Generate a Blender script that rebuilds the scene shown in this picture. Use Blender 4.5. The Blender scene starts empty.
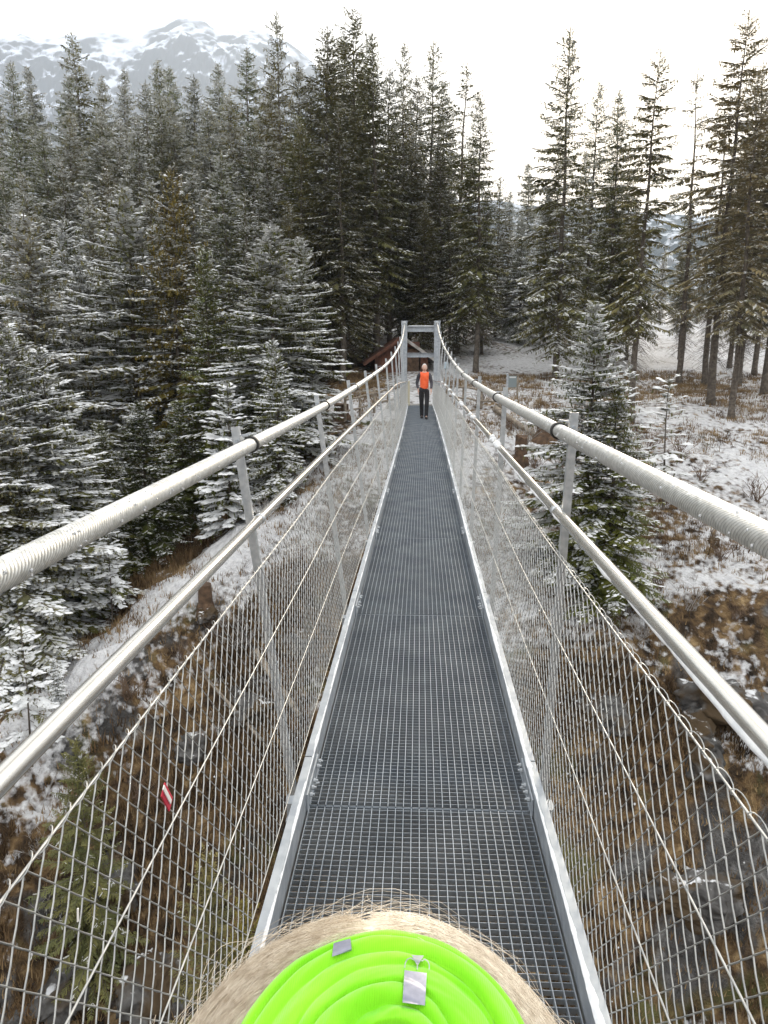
import bpy, bmesh, math, random
import numpy as np
from mathutils import Vector, Matrix
R_ = math.radians
rnd = random.Random(7)
scene = bpy.context.scene
col = scene.collection

# ------------------------------------------------------------------ camera, sky, sun, exposure
CAM_Z, PITCH, YAW, FPX = 1.9, R_(11.6), R_(2.34), 745.0
cd = bpy.data.cameras.new('camera')
cd.sensor_fit = 'VERTICAL'; cd.sensor_height = 36.0; cd.lens = FPX / 1024 * 36.0
cd.clip_start = 0.02; cd.clip_end = 20000
cam = bpy.data.objects.new('camera', cd); col.objects.link(cam)
cam.location = (0, 0, CAM_Z); cam.rotation_euler = (math.pi / 2 - PITCH, 0, YAW)
scene.camera = cam
SUN_AZ, SUN_EL = R_(16), R_(20)
sun_dir = Vector((math.sin(SUN_AZ) * math.cos(SUN_EL), math.cos(SUN_AZ) * math.cos(SUN_EL), math.sin(SUN_EL)))
world = bpy.data.worlds.new('World'); scene.world = world; world.use_nodes = True
wn, wl = world.node_tree.nodes, world.node_tree.links
wn.clear()
w_out = wn.new('ShaderNodeOutputWorld'); w_bg = wn.new('ShaderNodeBackground'); w_bg.inputs[1].default_value = 0.1
sky = wn.new('ShaderNodeTexSky'); sky.sky_type = 'NISHITA'; sky.sun_disc = False
sky.sun_elevation = SUN_EL; sky.sun_rotation = SUN_AZ; sky.dust_density = 3.0; sky.air_density = 1.0
w_tc = wn.new('ShaderNodeTexCoord')
w_no = wn.new('ShaderNodeTexNoise'); w_no.inputs['Scale'].default_value = 2.2; w_no.inputs['Detail'].default_value = 4
w_rp = wn.new('ShaderNodeValToRGB')                      # cloud cover: bright even overcast, a little mottled
w_rp.color_ramp.elements[0].position = 0.3; w_rp.color_ramp.elements[0].color = (11.4, 11.1, 10.6, 1)
w_rp.color_ramp.elements[1].position = 0.7; w_rp.color_ramp.elements[1].color = (13.4, 12.95, 12.2, 1)
w_dot = wn.new('ShaderNodeVectorMath'); w_dot.operation = 'DOT_PRODUCT'; w_dot.inputs[1].default_value = sun_dir
w_pow = wn.new('ShaderNodeMath'); w_pow.operation = 'POWER'; w_pow.inputs[1].default_value = 22
w_max = wn.new('ShaderNodeMath'); w_max.operation = 'MAXIMUM'; w_max.inputs[1].default_value = 0
w_glow = wn.new('ShaderNodeMixRGB'); w_glow.blend_type = 'MIX'; w_glow.inputs[2].default_value = (10.5, 8.3, 5.6, 1)
w_mix = wn.new('ShaderNodeMixRGB'); w_mix.inputs[0].default_value = 0.88
wl.new(w_tc.outputs['Generated'], w_no.inputs['Vector']); wl.new(w_no.outputs['Fac'], w_rp.inputs['Fac'])
wl.new(w_tc.outputs['Generated'], w_dot.inputs[0]); wl.new(w_dot.outputs['Value'], w_max.inputs[0])
wl.new(w_max.outputs[0], w_pow.inputs[0]); wl.new(w_pow.outputs[0], w_glow.inputs[0])
wl.new(w_rp.outputs['Color'], w_glow.inputs[1])
wl.new(sky.outputs['Color'], w_mix.inputs[1]); wl.new(w_glow.outputs['Color'], w_mix.inputs[2])
wl.new(w_mix.outputs['Color'], w_bg.inputs['Color']); wl.new(w_bg.outputs[0], w_out.inputs['Surface'])
sd = bpy.data.lights.new('sun', 'SUN'); sd.energy = 3.0; sd.angle = R_(10); sd.color = (1.0, 0.86, 0.68)
sun = bpy.data.objects.new('sun', sd); col.objects.link(sun)
sun.rotation_euler = (-sun_dir).to_track_quat('-Z', 'Y').to_euler(); sun.location = (10, 30, 60)
scene.view_settings.view_transform = 'Standard'; scene.view_settings.look = 'None'
scene.view_settings.exposure = 0.85; scene.view_settings.gamma = 1.0
scene.render.engine = 'CYCLES'
try:
    scene.cycles.max_bounces = 6; scene.cycles.diffuse_bounces = 3; scene.cycles.glossy_bounces = 3
    scene.cycles.volume_bounces = 1; scene.cycles.use_denoising = True
    scene.cycles.sample_clamp_indirect = 4.0
except Exception:
    pass

# ------------------------------------------------------------------ helpers
def smooth01(t):
    t = np.clip(t, 0, 1); return t * t * (3 - 2 * t)

def _hash(ix, iy, seed):
    h = (ix * 374761393 + iy * 668265263 + seed * 1442695041) & 0xFFFFFFFF
    h = ((h ^ (h >> 13)) * 1274126177) & 0xFFFFFFFF
    return ((h ^ (h >> 16)) & 0xFFFF) / 65535.0

def vnoise(x, y, seed=0):
    x = np.asarray(x, float); y = np.asarray(y, float)
    ix = np.floor(x).astype(np.int64); iy = np.floor(y).astype(np.int64)
    fx = x - ix; fy = y - iy
    fx = fx * fx * (3 - 2 * fx); fy = fy * fy * (3 - 2 * fy)
    a = _hash(ix, iy, seed); b = _hash(ix + 1, iy, seed); c = _hash(ix, iy + 1, seed); d = _hash(ix + 1, iy + 1, seed)
    return (a * (1 - fx) + b * fx) * (1 - fy) + (c * (1 - fx) + d * fx) * fy - 0.5

def fbm(x, y, seed=0, octv=5, lac=2.03, gain=0.5):
    s = 0; a = 1.0
    for o in range(octv):
        s = s + a * vnoise(np.asarray(x) * lac ** o + 17.3 * o, np.asarray(y) * lac ** o - 9.1 * o, seed + o); a *= gain
    return s

class MB:
    """collects shapes for ONE mesh"""
    def __init__(self): self.v = []; self.f = []; self.m = []; self.uv = None
    def add(self, verts, faces, mat=0):
        o = len(self.v)
        self.v += [tuple(p) for p in verts]
        self.f += [tuple(i + o for i in f) for f in faces]
        self.m += [mat] * len(faces)
    def box(self, c, s, mat=0, rot=None, bev=0.0):
        hx, hy, hz = s[0] / 2, s[1] / 2, s[2] / 2
        if bev > 0:
            b = min(bev, hx * .9, hy * .9, hz * .9); vs = []; 
            bm = bmesh.new(); bmesh.ops.create_cube(bm, size=1)
            for v in bm.verts: v.co = Vector((v.co.x * s[0], v.co.y * s[1], v.co.z * s[2]))
            bmesh.ops.bevel(bm, geom=list(bm.edges), offset=b, segments=2, affect='EDGES', profile=0.6)
            vs = [v.co.copy() for v in bm.verts]; bm.verts.index_update(); fs = [[v.index for v in f.verts] for f in bm.faces]; bm.free()
        else:
            vs = [Vector((sx * hx, sy * hy, sz * hz)) for sx in (-1, 1) for sy in (-1, 1) for sz in (-1, 1)]
            fs = [(0, 1, 3, 2), (4, 6, 7, 5), (0, 4, 5, 1), (2, 3, 7, 6), (0, 2, 6, 4), (1, 5, 7, 3)]
        if rot is not None: vs = [rot @ v for v in vs]
        c = Vector(c)
        self.add([v + c for v in vs], fs, mat)
    def tube(self, pts, rad, sides=8, mat=0, cap=True, up=None):
        P = [Vector(p) for p in pts]; n = len(P)
        if not hasattr(rad, '__len__'): rad = [rad] * n
        t0 = (P[1] - P[0]).normalized()
        ref = up or (Vector((0, 0, 1)) if abs(t0.z) < .9 else Vector((1, 0, 0)))
        u = t0.cross(ref).normalized(); vs = []
        for i in range(n):
            t = (P[min(i + 1, n - 1)] - P[max(i - 1, 0)]).normalized()
            u = (u - t * u.dot(t)).normalized(); w = t.cross(u)
            for k in range(sides):
                a = 2 * math.pi * k / sides
                vs.append(P[i] + (u * math.cos(a) + w * math.sin(a)) * rad[i])
        fs = []
        for i in range(n - 1):
            for k in range(sides):
                k2 = (k + 1) % sides
                fs.append((i * sides + k, (i + 1) * sides + k, (i + 1) * sides + k2, i * sides + k2))
        if cap:
            fs.append(tuple(range(sides))); fs.append(tuple((n - 1) * sides + k for k in reversed(range(sides))))
        self.add(vs, fs, mat)
    def extrude(self, prof, path_fn, mat=0):
        """prof: list of (a,b); path_fn(k,a,b)->point for k in stations"""
        pass
    def build(self, name, mats, parent=None, smooth=False, loc=None):
        me = bpy.data.meshes.new(name); me.from_pydata(self.v, [], self.f)
        mats = mats if isinstance(mats, (list, tuple)) else [mats]
        for m in mats: me.materials.append(m)
        if len(mats) > 1: me.polygons.foreach_set('material_index', self.m)
        if smooth: me.polygons.foreach_set('use_smooth', [True] * len(me.polygons))
        me.update()
        o = bpy.data.objects.new(name, me); col.objects.link(o)
        if parent: o.parent = parent
        if loc is not None: o.location = loc
        return o

def np_mesh(name, V, F, mats, midx=None, smooth=False, parent=None):
    """V (n,3), F (m,4) quads or (m,3)"""
    V = np.asarray(V, np.float32); F = np.asarray(F, np.int32); k = F.shape[1]
    me = bpy.data.meshes.new(name)
    me.vertices.add(len(V)); me.vertices.foreach_set('co', V.ravel())
    me.loops.add(F.size); me.loops.foreach_set('vertex_index', F.ravel())
    me.polygons.add(len(F)); me.polygons.foreach_set('loop_start', np.arange(0, F.size, k, dtype=np.int32))
    for m in (mats if isinstance(mats, (list, tuple)) else [mats]): me.materials.append(m)
    if midx is not None: me.polygons.foreach_set('material_index', np.asarray(midx, np.int32))
    if smooth: me.polygons.foreach_set('use_smooth', np.ones(len(F), bool))
    me.update(calc_edges=True); me.validate()
    o = bpy.data.objects.new(name, me); col.objects.link(o)
    if parent: o.parent = parent
    return o

def empty(name, loc=(0, 0, 0), rz=0.0):
    o = bpy.data.objects.new(name, None); col.objects.link(o); o.location = loc; o.rotation_euler = (0, 0, rz)
    o.empty_display_size = 0.2; return o

def tag(o, label=None, cat=None, group=None, kind=None):
    if label: o['label'] = label
    if cat: o['category'] = cat
    if group: o['group'] = group
    if kind: o['kind'] = kind
    return o

def copy_tree(o, parent=None):
    c = o.copy(); col.objects.link(c); c.parent = parent
    for ch in list(o.children): copy_tree(ch, c)
    return c

# ------------------------------------------------------------------ materials
def mat(name, base=(0.5, 0.5, 0.5), rough=0.6, metal=0.0, spec=0.5):
    m = bpy.data.materials.new(name); m.use_nodes = True
    b = m.node_tree.nodes['Principled BSDF']
    b.inputs['Base Color'].default_value = (*base, 1); b.inputs['Roughness'].default_value = rough
    b.inputs['Metallic'].default_value = metal; b.inputs['Specular IOR Level'].default_value = spec
    return m
def nd(m, t, **kw):
    n = m.node_tree.nodes.new(t)
    for k, v in kw.items():
        if k in n.inputs: n.inputs[k].default_value = v
        else: setattr(n, k, v)
    return n
def lk(m, a, b): m.node_tree.links.new(a, b)
def bsdf(m): return m.node_tree.nodes['Principled BSDF']
def noise_col(m, c1, c2, scale, lo=0.35, hi=0.65, detail=5, bump=0.0, dist=0.02, coord='Object', c3=None):
    tc = nd(m, 'ShaderNodeTexCoord'); n = nd(m, 'ShaderNodeTexNoise', Scale=scale, Detail=detail)
    r = nd(m, 'ShaderNodeValToRGB'); r.color_ramp.elements[0].position = lo; r.color_ramp.elements[1].position = hi
    r.color_ramp.elements[0].color = (*c1, 1); r.color_ramp.elements[1].color = (*c2, 1)
    if c3:
        e = r.color_ramp.elements.new((lo + hi) / 2); e.color = (*c3, 1)
    lk(m, tc.outputs[coord], n.inputs['Vector']); lk(m, n.outputs['Fac'], r.inputs['Fac']); lk(m, r.outputs['Color'], bsdf(m).inputs['Base Color'])
    if bump:
        b = nd(m, 'ShaderNodeBump', Strength=bump, Distance=dist); lk(m, n.outputs['Fac'], b.inputs['Height']); lk(m, b.outputs['Normal'], bsdf(m).inputs['Normal'])
    return m

M = {}
M['galv'] = noise_col(mat('galvanized_steel', rough=0.42, metal=0.75), (0.40, 0.43, 0.46), (0.56, 0.58, 0.60), 30, bump=0.05, dist=0.002)
M['galv_dull'] = noise_col(mat('dull_galvanized_steel', rough=0.55, metal=0.55), (0.33, 0.36, 0.40), (0.46, 0.49, 0.52), 12, bump=0.05, dist=0.003)
M['grating'] = noise_col(mat('grating_steel', rough=0.5, metal=0.6), (0.25, 0.285, 0.325), (0.345, 0.38, 0.42), 3.5)
M['wire'] = noise_col(mat('wire_steel', rough=0.4, metal=0.7), (0.38, 0.39, 0.39), (0.56, 0.56, 0.54), 25)
M['tube'] = noise_col(mat('stainless_tube', rough=0.27, metal=0.9), (0.60, 0.59, 0.56), (0.72, 0.70, 0.66), 6)
M['rubber'] = mat('black_rubber', (0.025, 0.024, 0.022), 0.6)
M['frost'] = noise_col(mat('frost', rough=0.75), (0.68, 0.70, 0.73), (0.82, 0.83, 0.84), 40, bump=0.4, dist=0.004)
M['ice'] = mat('ice_drop', (0.9, 0.92, 0.95), 0.08); bsdf(M['ice']).inputs['Transmission Weight'].default_value = 0.5
# stranded cable
m = M['cable'] = mat('stranded_cable', (0.52, 0.53, 0.52), 0.45, 0.6)
uvn = nd(m, 'ShaderNodeUVMap'); sp = nd(m, 'ShaderNodeSeparateXYZ'); lk(m, uvn.outputs[0], sp.inputs[0])
a = nd(m, 'ShaderNodeMath', operation='MULTIPLY'); a.inputs[1].default_value = 2 * math.pi * 7; lk(m, sp.outputs[0], a.inputs[0])
b = nd(m, 'ShaderNodeMath', operation='MULTIPLY_ADD'); b.inputs[1].default_value = 2 * math.pi * 44; lk(m, sp.outputs[1], b.inputs[0]); lk(m, a.outputs[0], b.inputs[2])
s = nd(m, 'ShaderNodeMath', operation='SINE'); lk(m, b.outputs[0], s.inputs[0])
ab = nd(m, 'ShaderNodeMath', operation='ABSOLUTE'); lk(m, s.outputs[0], ab.inputs[0])
bu = nd(m, 'ShaderNodeBump', Strength=0.35, Distance=0.003); lk(m, ab.outputs[0], bu.inputs['Height']); lk(m, bu.outputs[0], bsdf(m).inputs['Normal'])
cr = nd(m, 'ShaderNodeValToRGB'); cr.color_ramp.elements[0].color = (0.22, 0.23, 0.23, 1); cr.color_ramp.elements[0].position = 0.0
cr.color_ramp.elements[1].color = (0.52, 0.52, 0.50, 1); cr.color_ramp.elements[1].position = 0.5
lk(m, ab.outputs[0], cr.inputs[0])
cn = nd(m, 'ShaderNodeTexNoise', Scale=60.0, Detail=3.0); tcn = nd(m, 'ShaderNodeTexCoord'); lk(m, tcn.outputs['Object'], cn.inputs['Vector'])
cm = nd(m, 'ShaderNodeMixRGB', blend_type='OVERLAY'); cm.inputs[0].default_value = 0.5; lk(m, cr.outputs[0], cm.inputs[1]); lk(m, cn.outputs['Fac'], cm.inputs[2]); 
gg = nd(m, 'ShaderNodeNewGeometry'); ss = nd(m, 'ShaderNodeSeparateXYZ'); lk(m, gg.outputs['True Normal'], ss.inputs[0])
fn = nd(m, 'ShaderNodeTexNoise', Scale=55.0, Detail=8.0, Roughness=.7); lk(m, tcn.outputs['Object'], fn.inputs['Vector'])
fn2 = nd(m, 'ShaderNodeTexNoise', Scale=2.5, Detail=3.0); lk(m, tcn.outputs['Object'], fn2.inputs['Vector'])
f1 = nd(m, 'ShaderNodeMath', operation='MULTIPLY_ADD'); lk(m, ss.outputs[2], f1.inputs[0]); f1.inputs[1].default_value = .55; lk(m, fn.outputs['Fac'], f1.inputs[2])
f2 = nd(m, 'ShaderNodeMath', operation='MULTIPLY_ADD'); lk(m, fn2.outputs['Fac'], f2.inputs[0]); f2.inputs[1].default_value = .4; lk(m, f1.outputs[0], f2.inputs[2])
fr = nd(m, 'ShaderNodeMapRange'); lk(m, f2.outputs[0], fr.inputs[0]); fr.inputs[1].default_value = 1.12; fr.inputs[2].default_value = 1.32
fm = nd(m, 'ShaderNodeMixRGB'); lk(m, fr.outputs[0], fm.inputs[0]); lk(m, cm.outputs[0], fm.inputs[1]); fm.inputs[2].default_value = (.74, .74, .72, 1); lk(m, fm.outputs[0], bsdf(m).inputs['Base Color'])
fi = nd(m, 'ShaderNodeMapRange'); lk(m, fr.outputs[0], fi.inputs[0]); fi.inputs[3].default_value = .6; fi.inputs[4].default_value = 0; lk(m, fi.outputs[0], bsdf(m).inputs['Metallic'])

# needles: tint comes with each tree (object colour)
m = M['needles'] = mat('spruce_needles', (0.04, 0.05, 0.02), 0.7, spec=0.25)
oi = nd(m, 'ShaderNodeObjectInfo'); tc = nd(m, 'ShaderNodeTexCoord'); n = nd(m, 'ShaderNodeTexNoise', Scale=1.1, Detail=3.0)
lk(m, tc.outputs['Object'], n.inputs['Vector'])
r = nd(m, 'ShaderNodeValToRGB'); r.color_ramp.elements[0].color = (0.75, 0.85, 0.75, 1); r.color_ramp.elements[0].position = .3
r.color_ramp.elements[1].color = (1.5, 1.35, 1.0, 1); r.color_ramp.elements[1].position = .7
lk(m, n.outputs['Fac'], r.inputs[0])
mu = nd(m, 'ShaderNodeMixRGB', blend_type='MULTIPLY'); mu.inputs[0].default_value = 1; lk(m, oi.outputs['Color'], mu.inputs[1]); lk(m, r.outputs[0], mu.inputs[2]); lk(m, mu.outputs[0], bsdf(m).inputs['Base Color'])
m = M['needles_frost'] = mat('frosted_needles', (.3, .3, .27), 0.8, spec=0.2)
oi = nd(m, 'ShaderNodeObjectInfo'); fx = nd(m, 'ShaderNodeMixRGB'); fx.inputs[0].default_value = .74; fx.inputs[2].default_value = (.72, .72, .69, 1); lk(m, oi.outputs['Color'], fx.inputs[1]); lk(m, fx.outputs[0], bsdf(m).inputs['Base Color'])
M['snow_bough'] = noise_col(mat('snow_on_boughs', rough=0.8, spec=0.3), (0.66, 0.67, 0.68), (0.84, 0.85, 0.86), 2.0)
M['bark'] = noise_col(mat('spruce_bark', rough=0.9, spec=0.2), (0.075, 0.062, 0.052), (0.17, 0.145, 0.12), 5, bump=0.6, dist=0.03)
M['twig'] = noise_col(mat('bare_twig', rough=0.9, spec=0.2), (0.10, 0.065, 0.045), (0.24, 0.17, 0.12), 3)
M['frost_twig'] = noise_col(mat('frosted_twig', rough=0.9, spec=0.2), (0.16, 0.13, 0.10), (0.55, 0.55, 0.55), 4)

def ground_mat(name, snow_bias=0.0):
    m = mat(name, rough=0.92, spec=0.15); B = bsdf(m)
    g = nd(m, 'ShaderNodeNewGeometry'); sep = nd(m, 'ShaderNodeSeparateXYZ'); lk(m, g.outputs['Normal'], sep.inputs[0])
    pos = nd(m, 'ShaderNodeSeparateXYZ'); lk(m, g.outputs['Position'], pos.inputs[0])
    def noi(scale, det=5, dis=0.0):
        n = nd(m, 'ShaderNodeTexNoise', Scale=scale, Detail=float(det), Distortion=dis); lk(m, g.outputs['Position'], n.inputs['Vector']); return n
    def ramp(src, p0, c0, p1, c1, extra=()):
        r = nd(m, 'ShaderNodeValToRGB'); e = r.color_ramp.elements
        e[0].position, e[0].color = p0, (*c0, 1); e[1].position, e[1].color = p1, (*c1, 1)
        for p, c in extra: k = e.new(p); k.color = (*c, 1)
        lk(m, src, r.inputs[0]); return r
    def mx(f, a, b, bt='MIX'):
        x = nd(m, 'ShaderNodeMixRGB', blend_type=bt)
        if isinstance(f, float): x.inputs[0].default_value = f
        else: lk(m, f, x.inputs[0])
        lk(m, a, x.inputs[1]); lk(m, b, x.inputs[2]); return x
    def mth(op, a, b):
        x = nd(m, 'ShaderNodeMath', operation=op)
        for i, q in enumerate((a, b)):
            if isinstance(q, (int, float)): x.inputs[i].default_value = q
            else: lk(m, q, x.inputs[i])
        return x.outputs[0]
    grass = ramp(noi(2.6, 9, .6).outputs['Fac'], .33, (0.018, 0.013, 0.009), .72, (0.33, 0.235, 0.125), ((.45, (0.065, 0.043, 0.026)), (.58, (0.155, 0.10, 0.05))))
    moss = ramp(noi(0.35, 6).outputs['Fac'], .35, (0.055, 0.06, 0.02), .7, (0.12, 0.11, 0.045))
    gm = mx(ramp(noi(0.55, 5).outputs['Fac'], .56, (0, 0, 0), .66, (1, 1, 1)).outputs[0], grass.outputs[0], moss.outputs[0])
    rock = ramp(noi(1.7, 9, 1.2).outputs['Fac'], .32, (0.035, 0.033, 0.032), .72, (0.22, 0.215, 0.21), ((.52, (0.085, 0.082, 0.08)),))
    steep = ramp(mth('ADD', sep.outputs[2], mth('MULTIPLY', mth('SUBTRACT', noi(0.45, 6).outputs['Fac'], .5), 1.3)), .42, (1, 1, 1), .54, (0, 0, 0))
    base = mx(steep.outputs[0], gm.outputs[0], rock.outputs[0])
    # snow: patchy, finer speckle where straw pokes through, thinning out down in the gorge
    sn = mth('ADD', mth('MULTIPLY', noi(0.30, 6).outputs['Fac'], 0.75), mth('MULTIPLY', noi(4.5, 8).outputs['Fac'], 0.95))
    dep = nd(m, 'ShaderNodeAttribute', attribute_name='snow_lie')
    sn = mth('ADD', mth('ADD', sn, dep.outputs['Fac']), mth('MULTIPLY', mth('SUBTRACT', sep.outputs[2], .78), .75))
    # bare ground beneath the dense stand beyond the left bank
    shx = nd(m, 'ShaderNodeMapRange'); lk(m, mth('ADD', pos.outputs[0], mth('MULTIPLY', pos.outputs[1], .12)), shx.inputs[0]); shx.inputs[1].default_value = 2; shx.inputs[2].default_value = 7; shx.inputs[3].default_value = -.25; shx.inputs[4].default_value = 0.0
    shy = nd(m, 'ShaderNodeMapRange'); lk(m, pos.outputs[1], shy.inputs[0]); shy.inputs[1].default_value = 33; shy.inputs[2].default_value = 40
    sn = mth('ADD', sn, mth('MULTIPLY', shx.outputs[0], shy.outputs[0]))
    sm = ramp(sn, .81, (0, 0, 0), 1.0, (.95, .95, .95))
    snowc = ramp(noi(6, 4).outputs['Fac'], .3, (0.55, 0.55, 0.57), .7, (0.74, 0.745, 0.76))
    out = mx(sm.outputs[0], base.outputs[0], snowc.outputs[0])
    lk(m, out.outputs[0], B.inputs['Base Color'])
    hsum = mth('ADD', noi(3.0, 8).outputs['Fac'], mth('MULTIPLY', noi(14, 5).outputs['Fac'], .4))
    bm_ = nd(m, 'ShaderNodeBump', Strength=0.9, Distance=0.22); lk(m, hsum, bm_.inputs['Height']); lk(m, bm_.outputs[0], B.inputs['Normal'])
    return m
M['ground'] = ground_mat('bank_ground')
m = M['rock'] = mat('grey_rock', rough=0.85, spec=0.3)
noise_col(m, (0.05, 0.048, 0.046), (0.30, 0.29, 0.285), 2.4, .3, .7, 9, bump=0.8, dist=0.08, c3=(0.15, .14, .135))
M['wood'] = noise_col(mat('red_brown_boards', rough=0.8), (0.075, 0.030, 0.018), (0.14, 0.052, 0.028), 3)
M['greywood'] = noise_col(mat('weathered_wood', rough=0.85), (0.16, 0.13, 0.10), (0.34, 0.29, 0.23), 8)
M['stumpwood'] = noise_col(mat('stump_wood', rough=0.9), (0.055, 0.034, 0.022), (0.14, 0.085, 0.05), 6, bump=.5)
M['roof'] = noise_col(mat('roof_sheets', rough=0.7), (0.22, 0.20, 0.18), (0.42, 0.40, 0.38), 4)

# ------------------------------------------------------------------ terrain
PD = [-300, -60, -20, 0, 8, 14, 17, 20, 22, 27, 30, 33, 40, 60, 100, 200, 400, 900, 3200]
PR = [40, 2, -24, -24, -19, -12, -7.6, -4.5, -3.7, -1.4, -.5, .15, .5, 3.4, 7.5, 16, 26, 40, 60]
PL = [40, 2, -22, -18, -13, -9.6, -8.2, -7.2, -6.7, -6.4, -6.2, -5.9, -4.8, 1.8, 11, 28, 55, 110, 160]
def spur(x, y):
    vx, vy = x + 1.0, y - 27.0
    t = (-vx * 7.9 - vy * 11.0) / 13.54; s = (-vx * 11.0 + vy * 7.9) / 13.54
    H = np.interp(t, [-4, 0, 4, 8.3, 11, 13.5, 20, 32], [-.6, -1.3, -2.4, -3.9, -5.2, -6.5, -9.6, -16])
    return np.where(s < 0, H + 1.15 * s, H - 0.30 * s), t
def terrain(x, y, detail=True):
    x = np.asarray(x, float); y = np.asarray(y, float)
    wob = 2.2 * fbm(x * .09, y * .05, 31, 3) * smooth01((30 - y) / 12)
    zr = np.interp(y + wob, PD, PR); zl = np.interp(y + wob, PD, PL)
    w = smooth01((-x - 3.0) / 10.0)
    z = zr * (1 - w) + zl * w
    sp_, t = spur(x, y)
    ok = (t > -4) & (t < 32)
    z = np.where(ok, np.maximum(z, sp_), z)
    far = smooth01((np.abs(x) - 40) / 200)
    z = z + far * 0.10 * np.maximum(np.abs(x) - 40, 0) * smooth01((y - 20) / 60)
    if detail:
        gorge = smooth01((20 - y) / 5) * smooth01((y + 12) / 8)
        z = z + gorge * 1.1 * (.45 - np.abs(fbm(x * .45, y * .45, 71, 6, gain=.58)) * 1.4)
        rough = 0.45 + 0.8 * smooth01((27 - y) / 10) * smooth01((y + 20) / 20)
        z = z + rough * (0.9 * fbm(x * .22, y * .22, 5, 5) + .35 * fbm(x * .9, y * .9, 9, 3)) * np.where((np.abs(x) < 3) & (y > 29.5), .3, 1)
    return z
def gz(x, y): return float(terrain(np.array([x]), np.array([y]))[0])

xs = np.unique(np.concatenate([-np.geomspace(30, 3000, 36), np.arange(-30, 30, .25), np.geomspace(30, 3000, 36)]))
ys = np.unique(np.concatenate([-np.geomspace(6, 1200, 24), np.arange(-6, 45, .25), np.geomspace(45, 3000, 60)]))
X, Y = np.meshgrid(xs, ys); Z = terrain(X, Y)
nx, ny = len(xs), len(ys)
ii = (np.arange(ny - 1)[:, None] * nx + np.arange(nx - 1)[None, :]).ravel()
ground = np_mesh('ground', np.stack([X.ravel(), Y.ravel(), Z.ravel()], 1), np.stack([ii, ii + 1, ii + nx + 1, ii + nx], 1), M['ground'], smooth=True)
sp_, t_ = spur(X, Y); s_side = (-(X + 1.0) * 11.0 + (Y - 27.0) * 7.9) / 13.54
w_ = smooth01((-X - 3.0) / 10.0)
lie = np.interp(Y + 2.2 * fbm(X * .15, Y * .15, 61, 3), [-300, 8, 15.5, 18.5, 22, 60], [-.26, -.26, -.20, .00, .01, .01])
lie = lie * (1 - w_) + w_ * np.where(Z < 0, -.16, .05)
on = (t_ > -2) & (t_ < 26)
lie = np.where(on, np.maximum(lie, .36 - .22 * np.abs(s_side - .4)), lie)
lie = np.where(on & (s_side > 2.2), np.minimum(lie, -.14), lie)
at_ = ground.data.attributes.new('snow_lie', 'FLOAT', 'POINT'); at_.data.foreach_set('value', lie.ravel().astype(np.float32))
tag(ground, kind='structure')

# ------------------------------------------------------------------ pixel rays (used only to find where in the world a thing stands)
Rc = cam.rotation_euler.to_matrix()
def ray(px, py): return (Rc @ Vector(((px - 384) / FPX, -(py - 512) / FPX, -1.0)))
def at(px, py, d):
    r = ray(px, py); return Vector((0, 0, CAM_Z)) + r * (d / r.y)
def on_ground(px, py, d0=6, d1=120):
    r = ray(px, py)
    ds = np.linspace(d0, d1, 2400); x = r.x / r.y * ds; z = CAM_Z + r.z / r.y * ds
    hit = np.nonzero(terrain(x, ds) > z)[0]
    d = ds[hit[0]] if len(hit) else d1
    return Vector((r.x / r.y * d, d, gz(r.x / r.y * d, d)))

# ------------------------------------------------------------------ mountain and far hill
def polar_relief(name, outline, r_foot, r_crest, seed, rough, material, foot_drop):
    px = np.array([p[0] for p in outline], float); py = np.array([p[1] for p in outline], float)
    us = np.linspace(px[0], px[-1], 420); crest_py = np.interp(us, px, py)
    rs = np.concatenate([np.linspace(r_foot, r_crest, 190), np.linspace(r_crest * 1.02, r_crest * 1.35, 16)])
    V = np.zeros((len(rs), len(us), 3))
    for j, u in enumerate(us):
        d = ray(u, crest_py[j]); e = d.z / math.hypot(d.x, d.y); ax = Vector((d.x, d.y, 0)).normalized()
        zc = CAM_Z + e * r_crest
        t = (rs - r_foot) / (r_crest - r_foot)
        zz = np.where(t <= 1, foot_drop + (zc - foot_drop) * np.clip(t, 0, 1) ** 1.25, zc - (t - 1) * (zc - foot_drop) * 1.4)
        V[:, j, 0] = ax.x * rs; V[:, j, 1] = ax.y * rs; V[:, j, 2] = zz
    sc = r_crest / 9.0
    n = fbm(V[..., 0] / sc, V[..., 1] / sc, seed, 8, gain=.6); rid = 0.5 - np.abs(fbm(V[..., 0] / (sc * .6), V[..., 1] / (sc * .6), seed + 40, 7, gain=.62))
    t = ((rs - r_foot) / (r_crest - r_foot))[:, None]
    amp = rough * np.clip(np.sin(np.clip(t, 0, 1) * math.pi * .93 + .06), .12, 1)
    V[..., 2] += amp * (n + .8 * (rid - .35))
    nj = len(us); ii = (np.arange(len(rs) - 1)[:, None] * nj + np.arange(nj - 1)[None, :]).ravel()
    o = np_mesh(name, V.reshape(-1, 3), np.stack([ii, ii + 1, ii + nj + 1, ii + nj], 1), material, smooth=True)
    tag(o, kind='structure'); return o
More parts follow.
